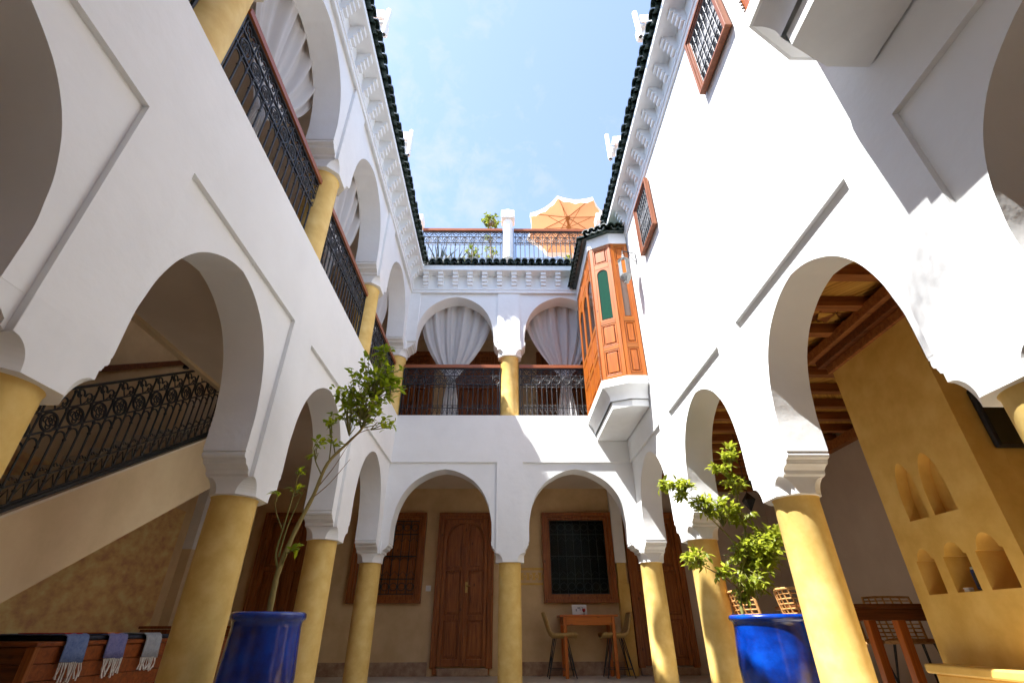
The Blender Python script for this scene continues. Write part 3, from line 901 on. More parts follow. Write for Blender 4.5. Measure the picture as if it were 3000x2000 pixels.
# on the right wall: local x runs towards the viewpoint, local -y out into the court
window('small framed grille window beside the cedar bay and lantern', (1.812, 4.875, 4.80), R(-90), 0.60, 0.80, 0.068, 'winwood', 'pale', 7, gw, 0.055)
window('small framed grille window higher in view, under the corbels at the top', (1.812, 2.645, 4.80), R(-90), 0.60, 0.80, 0.068, 'winwood', 'pale', 7, gw, 0.055)

# ---------------------------------------------------------------- cedar bay windows
def bay(label, base_y, s, near):
    # s=+1: attached to the end wall at Y=7 and projecting towards the viewpoint
    Y = lambda d: base_y - s*d            # d measured from the end wall
    t = thing('bay_window', label, 'bay window', (1.813, base_y, 3.0))
    o = Vector((1.813, base_y, 3.0))
    def plan(k):   # outline grown by k
        return [(1.28-k, -0.095 if near else 0.0), (1.28-k, 1.28+0.45*k), (1.56-0.45*k, 1.43+k), (1.812, 1.43+k)]
    def prism(p, za, zb):
        pts = [(x-o.x, Y(d)-o.y) for x, d in p] + [(1.812-o.x, 0.095*s if near else 0.0)]
        return MB().ext(pts, za-3.0, zb-3.0, 'z')
    def sub(pa, pb, za, zb):
        A = [(x-o.x, Y(d)-o.y, za-3.0) for x, d in pa] + [(1.812-o.x, 0.0, za-3.0)]
        B = [(x-o.x, Y(d)-o.y, zb-3.0) for x, d in pb] + [(1.812-o.x, 0.0, zb-3.0)]
        n = len(A)
        return MB().add(A+B, [tuple(range(n))[::s], tuple(range(n, 2*n))[::-s]] + [(i, (i+1) % n, (i+1) % n+n, i+n) for i in range(n)])
    b = part('base', prism(plan(0.028), 3.295, 3.40), M['trim'], t, bevel=0.005)
    cz = [(3.122,-0.066),(3.150,-0.066),(3.185,-0.060),(3.220,-0.046),(3.255,-0.024),(3.280,0.002),(3.2945,0.012)]
    for (za, ka), (zb_, kb_) in zip(cz[:-1], cz[1:]):
        pass
    cm = MB(); npt = 5
    for z_, k_ in cz:
        cm.v += [(x-o.x, Y(d)-o.y, z_-3.0) for x, d in plan(k_)] + [(1.812-o.x, 0.095*s if near else 0.0, z_-3.0)]
    for q_ in range(len(cz)-1):
        for i in range(npt):
            cm.f.append((q_*npt+i, q_*npt+(i+1) % npt, (q_+1)*npt+(i+1) % npt, (q_+1)*npt+i)); cm.sm.append(True)
    part('cove', cm, M['trim'], b, sharp=30)
    part('underside', prism(plan(-0.09), 3.03, 3.1215), M['trim'], b, bevel=0.004)
    part('core', prism(plan(-0.02), 3.4005, 5.62), M['darkx'], t)
    part('fascia', prism(plan(0.03), 5.6205, 5.82), M['trim'], t, bevel=0.005)
    rf = MB()
    P0, P1 = plan(0.10), plan(-0.2)
    A = [(x-o.x, Y(d)-o.y, 2.815) for x, d in P0] + [(1.812-o.x, 0.0, 2.815)]
    B = [(x-o.x, Y(d)-o.y, 3.05) for x, d in P1] + [(1.812-o.x, 0.0, 3.05)]
    rf.add(A+B, [(0,1,2,3,4), (5,6,7,8,9)] + [(i, (i+1) % 5, (i+1) % 5+5, i+5) for i in range(5)])
    part('roof', rf, M['tile'], t)
    pl = plan(0.0)
    faces = [((pl[0]), (pl[1]), 3), ((pl[1]), (pl[2]), 1), ((pl[2]), (pl[3]), 1)]
    for fi, (a, c, nb) in enumerate(faces):
        ax, ay, bx, by = a[0], Y(a[1]), c[0], Y(c[1])
        if s < 0: ax, ay, bx, by = bx, by, ax, ay
        ln = math.hypot(bx-ax, by-ay)
        ang = math.atan2(by-ay, bx-ax)
        fo = part('cedar_face', MB().box(0, ln, -0.001, 0.02, 0.4005, 2.62), M['orange'], t, (ax-o.x, ay-o.y, 0), (0, 0, ang))
        if near and fi == 0: pass
        cw = ln/nb
        st = MB()
        for k in range(nb+1):
            x = min(max(k*cw, 0.026), ln-0.026)
            st.box(x-0.026, x+0.026, -0.020, -0.0012, 0.401, 2.62)
        part('stile', st, M['orange'], fo, bevel=0.003)
        for k in range(nb):
            x0, x1 = k*cw+0.0265, (k+1)*cw-0.0265
            if k == 0: x0 = 0.0525
            if k == nb-1: x1 = ln-0.0525
            rl = MB()
            for za, zb in ((0.401,0.45), (0.82,0.89), (1.23,1.31), (2.20,2.29), (2.56,2.62)):
                rl.box(x0, x1, -0.0185, -0.0012, za, zb)
            part('cross_rail', rl, M['orangex'], fo, bevel=0.003)
            for za, zb in ((0.45,0.82), (0.89,1.23), (2.29,2.56)):
                part('panel', panel_mb(x0+0.004, x1-0.004, za+0.006, zb-0.006, -0.0012), M['orange'], fo, bevel=0.002)
            # arched glazing
            w2 = (x1-x0)/2; xc = (x0+x1)/2
            r_ = w2-0.028
            pts = [(xc-r_, 1.33), (xc+r_, 1.33)] + [(xc+r_*math.cos(PI*i/12), 2.18-r_+r_*math.sin(PI*i/12)) for i in range(13)]
            part('pane', MB().ext(pts, -0.006, -0.0015, 'y'), M['greenpane' if fi == 1 else 'darkpane' if fi == 0 else 'greypane'], fo)
            outer = [(x0, 1.31), (x0, 2.20), (x1, 2.20), (x1, 1.31), (xc+r_, 1.31)] + [(xc+r_*math.cos(PI*i/12), 2.18-r_+r_*math.sin(PI*i/12)) for i in range(13)] + [(xc-r_, 1.31)]
            part('arch_board', MB().ext(outer, -0.016, -0.0062, 'y'), M['orange'], fo)
        if fi == 0:
            bd = MB()
            for k in range(70): bd.lathe([(0.0,-0.008),(0.008,0),(0.0,0.008)], 6, (ln-0.004 if s > 0 else 0.004, -0.026, 0.42+k*0.0325), caps=False)
            part('bead_strip', bd, M['backing'], fo)
        # tiles of this side
        n = max(2, int(round((ln+0.10)/0.118)))
        for k in range(n):
            x = -0.03 + (ln+0.06)*(k+0.5)/n
            part('roof_tile', TILE_C, None, fo, (x+rnd.uniform(-.004,.004), -0.175, 2.855), (0, rnd.uniform(-.03,.03), 0))
            if k < n-1: part('roof_tile', TILE_P, None, fo, (x+(ln+0.06)/n/2, -0.150, 2.865))
    return t
bay('carved orange cedar bay window with green arched pane in the far right corner', 6.997, 1, False)
bay('second corner bay window overhead, only its white stepped underside in view', 0.03, -1, True)

# brass lantern on a bracket beside the bay
t = thing('wall_lantern', 'silvery glass lantern hanging from an iron bracket beside the cedar bay', 'lantern', (1.62, 5.19, 4.60))
part('bracket', MB().tube([(0.192,0.045,0.36),(0.192,0.045,0.56),(0.0,0.0,0.56),(0,0,0.50)], 0.008, 6).tube([(0.192,0.045,0.40),(0.13,0.03,0.46),(0.09,0.02,0.555)], 0.006, 5), M['iron'], t)
part('cap', MB().lathe([(0.008,0.50),(0.02,0.475),(0.018,0.45),(0.04,0.42),(0.085,0.385),(0.078,0.37)], 8, smooth=False), M['tin'], t)
part('cage', MB().lathe([(0.070,0.372),(0.082,0.36),(0.070,0.355)], 8, caps=False).lathe([(0.070,0.13),(0.082,0.12),(0.060,0.10)], 8, caps=False), M['tin'], t)
for k in range(8):
    a0, a1 = 2*PI*k/8, 2*PI*(k+1)/8
    q = lambda a, z: (0.074*math.cos(a), 0.074*math.sin(a), z)
    part('glass_side', MB().add([q(a0,0.13), q(a1,0.13), q(a1,0.36), q(a0,0.36)], [(0,1,2,3)]), M[['clearg','amber','clearg','lgreen'][k % 4]], t)
    part('cage_bar', MB().tube([q(a0,0.12), q(a0,0.365)], 0.005, 4), M['tin'], t)
part('foot', MB().lathe([(0.060,0.10),(0.072,0.085),(0.05,0.05),(0.03,0.03),(0.034,0.012),(0.01,0.0)], 8, smooth=False), M['tin'], t)
# ---------------------------------------------------------------- staircase in the left gallery
SL = 0.635
lo = lambda y: 0.75 + SL*(y-3.30)
up = lambda y: 1.20 + SL*(y-3.05)
t = thing('staircase', 'cream plastered staircase rising behind the left arches', 'staircase', (-3.0, 2.2, 0))
def yz(y, z): return (y-2.2, z)
ys, ye = 2.16, 6.28
part('stringer', MB().ext([yz(ys, 0), yz(ys, up(ys)), yz(ye, up(ye)), yz(ye, lo(ye)), yz(2.13, 0.0)][:4] + [yz(2.16, max(0.0, lo(2.16)))], -0.10, 0.0, 'x'), M['stair'], t, bevel=0.006)
part('ledge', MB().ext([yz(ys, up(ys)), yz(ys, up(ys)+0.02), yz(ye, up(ye)+0.02), yz(ye, up(ye))], -0.13, 0.03, 'x'), M['ceil'], t)
part('soffit_slab', MB().ext([yz(ys, 0.02), yz(ys, up(ys)-0.42), yz(ye, up(ye)-0.42), yz(ye, lo(ye)+0.02)], -1.40, -0.1005, 'x'), M['stair'], t)
st = MB().box(-1.40, -0.105, 0, 0.262, 0.0, 0.168).mesh('step', M['floor'])
for k in range(15):
    y = 2.17 + k*0.262
    part('step', st, None, t, (0, y-2.2, up(y)-0.36))
railing('long black scrollwork railing climbing the staircase behind the left columns', (-3.04, 2.30, up(2.30)+0.012), R(90), 3.85, None, SL, 'stair_railing', 0.86, False)
_sr = [o_ for o_ in C.objects if o_.name == 'stair_railing'][0]
part('shoe_bar', MB().ext([(0.0, -0.005), (3.85, -0.005+SL*3.85), (3.85, 0.036+SL*3.85), (0.0, 0.036)], -0.03, 0.03, 'y'), M['iron'], _sr)
h = thing('wall_handrail', 'dark wooden handrail sloping along the wall above the stair', 'handrail', (-4.37, 3.2, 0))
def hz(y): return 2.80 + 0.60*(y-4.24)
part('rail', MB().ext([(0, hz(3.2)-0.075), (0, hz(3.2)), (2.9, hz(6.1)), (2.9, hz(6.1)-0.075)], 0.0, 0.06, 'x'), M['darkx'], h, bevel=0.01)
for y in (0.2, 2.75): part('bracket', MB().box(-0.03, 0.03, y-0.02, y+0.02, hz(3.2+y)-0.14, hz(3.2+y)-0.07), M['iron'], h)

# ---------------------------------------------------------------- chest with towels
c = thing('wooden_chest', 'long low plank chest under the stair with towels over its front edge', 'chest', (-2.8, 3.46, 0))
part('core', MB().box(-1.35, -0.026, 0.026, 2.9, 0.0, 0.535), M['dark'], c)
for k in range(6):
    z = 0.005 + k*0.0885
    part('plank', MB().box(-0.0255, 0.0, 0.03, 2.9, z, z+0.0855), M['chest'], c, (rnd.uniform(-.003,.003), 0, 0), bevel=0.004)
    part('end_plank', MB().box(-1.35, -0.05, 0.0, 0.0255, z, z+0.0855), M['darkx'], c, (0, rnd.uniform(-.003,.003), 0), bevel=0.004)
part('corner_post', MB().box(-0.0495, 0.004, -0.004, 0.0295, 0.0, 0.536), M['dark'], c, bevel=0.004)
part('lid', MB().box(-1.36, 0.012, -0.012, 2.9, 0.5365, 0.562), M['chest'], c, bevel=0.006)
part('knob', MB().lathe([(0.0,0.0),(0.012,0.004),(0.016,0.016),(0.010,0.026),(0.0,0.03)], 12), M['iron'], c, (-0.36, 0.0, 0.46), (R(90), 0, 0))
e = thing('wooden_chest', 'dark higher chest end standing behind the blue pot on the left', 'chest', (-2.8, 6.40, 0))
for k in range(7): part('plank', MB().box(-1.3, 0.0, 0.0, 1.1, k*0.09+0.003, k*0.09+0.088), M['dark'], e, bevel=0.004)
part('lid', MB().box(-1.32, 0.015, -0.012, 1.1, 0.6335, 0.66), M['dark'], e, bevel=0.005)
t = thing('seat_mat', 'thin dark blue mat lying along the top of the plank chest', 'mat', (-3.1, 4.1, 0.5625))
part('cloth', MB().box(-0.55, 0.285, -0.43, 1.30, 0.0, 0.028), M['mat'], t, bevel=0.012)
def towel(label, yc, w, mat, stripe, drop, seed, fl=0.085):
    r_ = random.Random(seed)
    t = thing('towel', label, 'towel', (-2.8, yc, 0.56), 0, 'fringed towels hung over the plank chest')
    prof = [(-0.52,0.033),(-0.30,0.036),(-0.10,0.035),(0.0,0.036),(0.018,0.026),(0.024,0.0),(0.026,-drop*0.5),(0.030,-drop)]
    vs = []; n = 14
    for k, (x, z) in enumerate(prof):
        for i in range(n+1):
            s = i/n - 0.5
            wob = 0.006*math.sin(s*13+seed)*(1 if z < 0.02 else 0.5)
            vs.append((x+wob*(1 if z < 0.03 else 0), s*w*(1+0.04*math.sin(k)), z + (wob if z > 0.03 else 0) - (0.012*s if k == len(prof)-1 else 0)))
    fs = [(k*(n+1)+i, k*(n+1)+i+1, (k+1)*(n+1)+i+1, (k+1)*(n+1)+i) for k in range(len(prof)-1) for i in range(n)]
    o = part('cloth', MB().add(vs, fs, True), M[mat], t)
    s_ = o.modifiers.new('thick', 'SOLIDIFY'); s_.thickness = 0.006
    if stripe:
        part('stripe', MB().box(-0.30, 0.000, -w*0.5+0.002, w*0.28, 0.0405, 0.0475), M[stripe], t, bevel=0.003)
    fr = MB(); m = 12
    for i in range(m):
        y = (-0.5+(i+0.5)/m)*w
        l = fl*r_.uniform(0.75, 1.15)
        pts = [(0.032, y, -drop+0.002), (0.034+r_.uniform(-.008,.01), y+r_.uniform(-.012,.012), -drop-l*0.5), (0.033+r_.uniform(-.012,.014), y+r_.uniform(-.02,.02), -drop-l)]
        fr.tube(pts, [0.0045, 0.0035, 0.006], 5)
    part('fringe', fr, M['fringe'], t)
towel('blue towel with red stripe and white fringe hanging over the chest', 3.74, 0.195, 'towelb', 'red', 0.115, 3, 0.10)
towel('violet blue towel with orange stripe hanging over the chest', 4.13, 0.20, 'towelp', 'orangec', 0.110, 5, 0.10)
towel('plain grey towel with white fringe, nearest the yellow column', 4.53, 0.20, 'towelg', None, 0.120, 8)

# ---------------------------------------------------------------- blue pots and trees
def pot(label, loc, s=1.0):
    t = thing('plant_pot', label, 'pot', loc, 0, None)
    part('body', MB().lathe([(0.02,0.0),(0.145,0.0),(0.155,0.02),(0.185,0.14),(0.206,0.27),(0.212,0.38),(0.204,0.49),(0.198,0.57),(0.196,0.615),(0.198,0.640),(0.204,0.648),(0.213,0.654),(0.217,0.667),(0.214,0.681),(0.203,0.689),(0.186,0.684),(0.178,0.665),(0.176,0.60)], 56, caps=False), M['blue'], t)
    part('soil', MB().lathe([(0.0,0.635),(0.1,0.637),(0.177,0.63)], 24, caps=False), M['soil'], t)
    t.scale = (s, s, 1.025)
    return t
pot('shaded tall cobalt blue glazed pot holding the leaning lemon tree', (-1.345, 3.2, 0), 0.93)
pot('sunlit tall cobalt blue glazed pot holding the bushy citrus', (1.98, 4.19, 0), 1.27)

def leaf_mesh(w=0.42, fold=0.12, curl=0.25):
    prof = [(0.0,0.02),(0.12,0.35),(0.32,0.92),(0.55,1.0),(0.78,0.66),(1.0,0.0)]
    vs = []
    for x, k in prof:
        z = -curl*x*x
        hw = 0.5*w*k
        vs += [(x, -hw, z+fold*k*0.5), (x, 0, z), (x, hw, z+fold*k*0.5)]
    fs = []
    for i in range(len(prof)-1):
        a, b = i*3, i*3+3
        fs += [(a, a+1, b+1, b), (a+1, a+2, b+2, b+1)]
    return vs, fs
def tree(name, label, cat, loc, trunk, leafmat_, barkmat, clusters, lsize, lw, seed, nmax=300, rbase=0.02, droop=0.0, extra=()):
    r_ = random.Random(seed)
    t = thing(name, label, cat, loc)
    o = Vector(loc)
    for k, (pts, r0, r1, m_) in enumerate(trunk):
        pts = [Vector(p)-o for p in pts]
        n = len(pts)
        # resample with slight wobble
        q = crom([tuple(p) for p in pts], 5) if False else None
        out = []
        for i in range(n-1):
            p0, p1, p2, p3 = pts[max(i-1,0)], pts[i], pts[i+1], pts[min(i+2,n-1)]
            for j in range(5):
                u = j/5
                out.append(0.5*((2*p1) + (p2-p0)*u + (2*p0-5*p1+4*p2-p3)*u*u + (3*p1-p0-3*p2+p3)*u**3))
        out.append(pts[-1])
        rr = [r0 + (r1-r0)*i/(len(out)-1) for i in range(len(out))]
        rr = [x*(1+0.08*math.sin(i*2.1)) for i, x in enumerate(rr)]
        part('trunk' if k == 0 else 'branch', MB().tube(out, rr, 8), M[m_], t)
    vs, fs = leaf_mesh(lw)
    me = cached(('leaf', leafmat_, lw), lambda: MB().add(vs, fs, True).mesh('leaf', M[leafmat_]))
    fol = MB(); cnt = 0; tw = MB()
    allv = []
    for (c, rad, num, anchor) in clusters:
        c = Vector(c)-o; an = Vector(anchor)-o
        nt = max(1, num//7)
        tips = []
        for k in range(nt):
            while True:
                d = Vector((r_.uniform(-1,1), r_.uniform(-1,1), r_.uniform(-1,1)))
                if d.length < 1 and d.length > 0.15: break
            tip = c + Vector((d.x*rad[0], d.y*rad[1], d.z*rad[2]))
            mid = (tip+an)*0.5 + Vector((r_.uniform(-.03,.03), r_.uniform(-.03,.03), r_.uniform(-.01,.03)))
            tw.tube([an, mid, tip], [0.0045, 0.0032, 0.0016], 4, False)
            tips.append((tip, (tip-mid).normalized(), mid))
        for k in range(num):
            tip, d, mid = tips[k % nt]
            f = r_.random()**0.7
            p = mid.lerp(tip, 0.15+0.9*f) + Vector((r_.gauss(0,.009), r_.gauss(0,.009), r_.gauss(0,.009)))
            side = Vector((r_.gauss(0,1), r_.gauss(0,1), r_.gauss(0,0.6)-droop))
            ax = (d*0.6 + side.normalized()*0.9).normalized()
            nrm = Vector((r_.gauss(0,.45), r_.gauss(0,.45), 1.0)).normalized()
            yv = nrm.cross(ax)
            if yv.length < 1e-3: yv = ax.orthogonal()
            yv.normalize(); zv = ax.cross(yv)
            s = lsize*r_.uniform(0.62, 1.18)
            mt = Matrix((ax, yv, zv)).transposed()
            allv.append((p, mt, s))
    # the leaves nearest the camera become parts
    allv.sort(key=lambda a: (a[0]+o - Vector((0,0,0.62))).length + r_.uniform(0, .25))
    for k, (p, mt, s) in enumerate(allv):
        if k < nmax:
            ob = bpy.data.objects.new('leaf', me)
            C.objects.link(ob); ob.parent = t
            ob.location = p; ob.rotation_euler = mt.to_euler(); ob.scale = (s, s, s)
        else:
            fol.add([p + mt @ (Vector(v)*s) for v in vs], fs, True)
    if tw.v: part('twigs', tw, M[barkmat], t)['kind'] = 'stuff'
    if fol.v: part('foliage', fol, M[leafmat_], t)['kind'] = 'stuff'
    return t
T = (-1.36, 3.25)
tr = [([(-1.357,3.22,0.62),(-1.36,3.22,0.81),(-1.359,3.23,0.936),(-1.315,3.24,1.154),(-1.249,3.25,1.374),(-1.198,3.25,1.582),(-1.088,3.26,1.731),(-1.00,3.27,1.86),(-0.97,3.27,2.05),(-0.95,3.28,2.30)], 0.0195, 0.004, 'bark2'),
      ([(-1.359,3.23,0.92),(-1.395,3.22,1.02),(-1.385,3.22,1.18),(-1.37,3.22,1.35),(-1.365,3.22,1.52)], 0.008, 0.003, 'greenbark'),
      ([(-1.375,3.22,1.0),(-1.36,3.21,1.15),(-1.33,3.21,1.30),(-1.295,3.20,1.40)], 0.006, 0.002, 'greenbark'),
      ([(-1.362,3.23,0.90),(-1.335,3.22,0.99),(-1.332,3.21,1.03)], 0.006, 0.003, 'greenbark'),
      ([(-1.385,3.22,1.15),(-1.44,3.2,1.25),(-1.47,3.2,1.33)], 0.004, 0.002, 'greenbark'),
      ([(-1.235,3.25,1.42),(-1.13,3.2,1.55),(-1.04,3.15,1.70)], 0.004, 0.0012, 'bark'),
      ([(-1.26,3.25,1.35),(-1.14,3.2,1.44),(-1.02,3.15,1.58)], 0.004, 0.0012, 'bark'),
      ([(-1.22,3.25,1.50),(-1.29,3.24,1.62),(-1.29,3.24,1.72)], 0.005, 0.0018, 'greenbark'),
      ([(-1.19,3.25,1.59),(-1.20,3.24,1.75),(-1.22,3.24,1.88)], 0.005, 0.0018, 'greenbark'),
      ([(-1.10,3.26,1.72),(-1.00,3.2,1.78),(-0.90,3.15,1.79)], 0.004, 0.0015, 'bark')]
cl = [((-1.06,3.27,2.12), (0.215,0.18,0.19), 250, (-1.02,3.27,1.90)), ((-1.00,3.27,2.32), (0.19,0.16,0.11), 120, (-0.98,3.27,2.05)),
      ((-0.90,3.28,2.22), (0.15,0.16,0.15), 120, (-0.96,3.27,2.05)), ((-0.81,3.28,2.28), (0.085,0.1,0.10), 60, (-0.92,3.28,2.2)),
      ((-0.945,3.28,2.47), (0.06,0.06,0.10), 56, (-0.95,3.28,2.32)), ((-1.16,3.25,2.0), (0.13,0.14,0.15), 95, (-1.09,3.26,1.78)),
      ((-0.97,3.27,1.95), (0.16,0.14,0.11), 105, (-1.02,3.27,1.84)), ((-1.24,3.24,1.88), (0.08,0.08,0.08), 26, (-1.21,3.24,1.76)),
      ((-1.285,3.24,1.68), (0.055,0.05,0.07), 24, (-1.28,3.24,1.60)), ((-1.17,3.25,1.74), (0.06,0.06,0.06), 20, (-1.16,3.25,1.65)),
      ((-1.365,3.22,1.55), (0.035,0.035,0.05), 13, (-1.365,3.22,1.48)), ((-1.36,3.22,1.42), (0.035,0.035,0.035), 8, (-1.37,3.22,1.36)),
      ((-1.30,3.2,1.07), (0.045,0.04,0.04), 14, (-1.325,3.21,1.02)), ((-1.48,3.2,1.35), (0.03,0.03,0.03), 6, (-1.46,3.2,1.32)),
      ((-0.84,3.15,1.82), (0.085,0.05,0.06), 26, (-0.92,3.17,1.79))]
cl = [(a_, b_, int(c_*0.95), d_) for a_, b_, c_, d_ in cl]
tree('lemon_tree', 'tall leaning young lemon tree with a leafy tuft on a bare green stem', 'tree', (-1.357, 3.22, 0.62), tr, 'leaf', 'greenbark', cl, 0.057, 0.50, 21, rbase=0.02)
tr = [([(1.40,3.25,0.62),(1.402,3.26,0.74),(1.43,3.28,0.86),(1.50,3.3,0.98),(1.545,3.3,1.12),(1.552,3.3,1.32),(1.553,3.3,1.50),(1.556,3.3,1.68)], 0.012, 0.0035, 'greenbark'),
      ([(1.50,3.3,0.97),(1.44,3.28,1.10),(1.35,3.26,1.20),(1.24,3.24,1.32),(1.15,3.24,1.42)], 0.007, 0.002, 'greenbark'),
      ([(1.42,3.27,0.82),(1.34,3.26,0.88),(1.25,3.25,0.93),(1.15,3.24,0.98)], 0.006, 0.002, 'bark'),
      ([(1.46,3.28,0.88),(1.55,3.3,0.93),(1.64,3.3,1.02),(1.70,3.3,1.10)], 0.007, 0.002, 'greenbark')]
cl = [((1.58,3.3,1.03), (0.17,0.16,0.12), 190, (1.53,3.3,1.0)), ((1.66,3.3,1.10), (0.10,0.12,0.09), 80, (1.62,3.3,1.02)), ((1.53,3.28,0.88), (0.13,0.13,0.09), 70, (1.48,3.29,0.92)),
      ((1.45,3.28,0.79), (0.055,0.06,0.05), 20, (1.44,3.28,0.86)), ((1.555,3.3,1.66), (0.055,0.06,0.07), 34, (1.556,3.3,1.58)), ((1.55,3.3,1.46), (0.075,0.08,0.10), 32, (1.553,3.3,1.42)),
      ((1.54,3.3,1.27), (0.085,0.09,0.07), 26, (1.55,3.3,1.22)), ((1.43,3.28,1.30), (0.09,0.08,0.07), 40, (1.40,3.27,1.18)), ((1.30,3.25,1.30), (0.09,0.08,0.07), 44, (1.30,3.25,1.26)),
      ((1.16,3.24,1.42), (0.075,0.07,0.075), 46, (1.18,3.24,1.38)), ((1.05,3.24,1.43), (0.05,0.04,0.035), 14, (1.13,3.24,1.42)), ((1.46,3.25,1.56), (0.07,0.06,0.03), 16, (1.54,3.3,1.55)),
      ((1.18,3.24,1.0), (0.09,0.07,0.055), 44, (1.20,3.25,0.96)), ((1.33,3.26,0.92), (0.05,0.05,0.035), 14, (1.30,3.26,0.90)), ((1.73,3.3,1.13), (0.05,0.05,0.05), 20, (1.70,3.3,1.09))]
QS = 1.31
qs = lambda p: (p[0]*QS, p[1]*QS, 0.62+(p[2]-0.62)*QS)
tr = [([qs(p) for p in pts], r0*1.2, r1*1.2, m_) for pts, r0, r1, m_ in tr]
cl = [(qs(c_), tuple(v*QS for v in r_), int(n_*4.0), qs(a_)) for c_, r_, n_, a_ in cl]
tree('citrus_bush', 'sunlit bushy citrus plant with long bare shoots in the right pot', 'plant', (1.834, 4.2575, 0.62), tr, 'leaf2', 'greenbark', cl, 0.066, 0.40, 33)

# ---------------------------------------------------------------- small table and chairs under the end window
t = thing('small_table', 'small square orange wood table below the dark window', 'table', (1.27, 8.66, 0))
part('top', MB().box(-0.44, 0.44, -0.25, 0.28, 0.775, 0.803), M['table'], t, bevel=0.005)
part('apron', MB().box(-0.34, 0.34, -0.225, -0.20, 0.665, 0.7745).box(-0.34, 0.34, 0.225, 0.25, 0.665, 0.7745).box(-0.385, -0.36, -0.17, 0.20, 0.665, 0.7745).box(0.36, 0.385, -0.17, 0.20, 0.665, 0.7745), M['table'], t, bevel=0.004)
for x in (-0.39, 0.34):
    for y in (-0.23, 0.20): part('leg', MB().box(x, x+0.05, y, y+0.055, 0.0, 0.7745), M['tabley'], t, bevel=0.005)
def shell_chair(label, loc, rz):
    t = thing('shell_chair', label, 'chair', loc, rz, 'woven chairs at the small table')
    prof = [(0.23,0.498),(0.20,0.512),(0.08,0.506),(-0.06,0.500),(-0.12,0.508),(-0.16,0.54),(-0.19,0.60),(-0.225,0.71),(-0.265,0.83)]
    vs = []; n = 10
    for k, (x, z) in enumerate(prof):
        w = 0.40 if k < 5 else 0.40 - 0.02*(k-4)
        for i in range(n+1):
            s = i/n - 0.5
            lift = 0.05*(abs(s)*2)**2.5
            vs.append((x + (lift*0.6 if k > 5 else 0), s*w, z + (lift if k <= 5 else 0)))
    fs = [(k*(n+1)+i, k*(n+1)+i+1, (k+1)*(n+1)+i+1, (k+1)*(n+1)+i) for k in range(len(prof)-1) for i in range(n)]
    o = part('seat_shell', MB().add(vs, fs, True), M['seat'], t)
    s_ = o.modifiers.new('thick', 'SOLIDIFY'); s_.thickness = 0.014
    rim = [vs[k*(n+1)] for k in range(len(prof))] + [vs[(len(prof)-1)*(n+1)+i] for i in range(1, n)] + [vs[k*(n+1)+n] for k in range(len(prof)-1, -1, -1)] + [vs[i] for i in range(n-1, 0, -1)]
    part('rim', MB().tube(rim + [rim[0]], 0.010, 6), M['seat'], t)
    for sx in (-1, 1):
        for sy in (-1, 1):
            a = (0.10*sx, 0.10*sy, 0.497); b = (0.20*sx, 0.185*sy, 0.0)
            part('leg', MB().tube([a, b], 0.0075, 6).tube([(a[0]-0.03*sx, a[1], a[2]), b], 0.0065, 6), M['iron'], t)
    part('stretcher', MB().tube([(-0.178,-0.165,0.11),(0.178,-0.165,0.11)], 0.005, 5).tube([(-0.178,0.165,0.11),(0.178,0.165,0.11)], 0.005, 5).tube([(-0.178,-0.165,0.11),(-0.178,0.165,0.11)], 0.005, 5).tube([(0.178,-0.165,0.11),(0.178,0.165,0.11)], 0.005, 5), M['iron'], t)
    return t
shell_chair('woven shell chair left of the small table, facing right', (0.84, 8.60, 0), 0)
shell_chair('woven shell chair right of the small table, facing left', (1.69, 8.64, 0), R(180))
t = thing('menu_card', 'white card with a small picture standing on the small table', 'card', (1.17, 8.66, 0.8035), R(2))
part('sheet', MB().ext([(0.0,0.0),(0.004,0.0),(0.040,0.142),(0.036,0.142)], -0.115, 0.115, 'x'), M['paper'], t)
pic = MB()
for x, z, w_, h_ in ((-0.03,0.085,0.05,0.022),(0.0,0.065,0.03,0.012),(-0.06,0.05,0.02,0.03),(0.035,0.09,0.018,0.018)):
    q = lambda z_: z_*0.254 - 0.0012
    pic.add([(x,q(z),z),(x+w_,q(z),z),(x+w_,q(z+h_),z+h_),(x,q(z+h_),z+h_)], [(0,1,2,3)])
part('picture', pic, M['towelg'], t)
t = thing('candle_glass', 'little dark red stemmed glass in front of the white card', 'glass', (1.225, 8.585, 0.8035))
part('bowl', MB().lathe([(0.006,0.035),(0.020,0.045),(0.026,0.062),(0.024,0.085),(0.022,0.085),(0.023,0.062),(0.004,0.04)], 16, caps=False), M['red'], t)
part('stem', MB().lathe([(0.022,0.0),(0.020,0.004),(0.004,0.008),(0.004,0.036)], 14), M['black'], t)
t = thing('light_switch', 'white square light switch between the grille window and the end door', 'switch', (-1.265, 8.999, 1.20))
part('plate', MB().box(-0.042, 0.042, -0.010, 0, -0.042, 0.042), M['lampw'], t, bevel=0.003)
part('rocker', MB().box(-0.018, 0.018, -0.015, -0.0105, -0.025, 0.025), M['paper'], t, bevel=0.002)

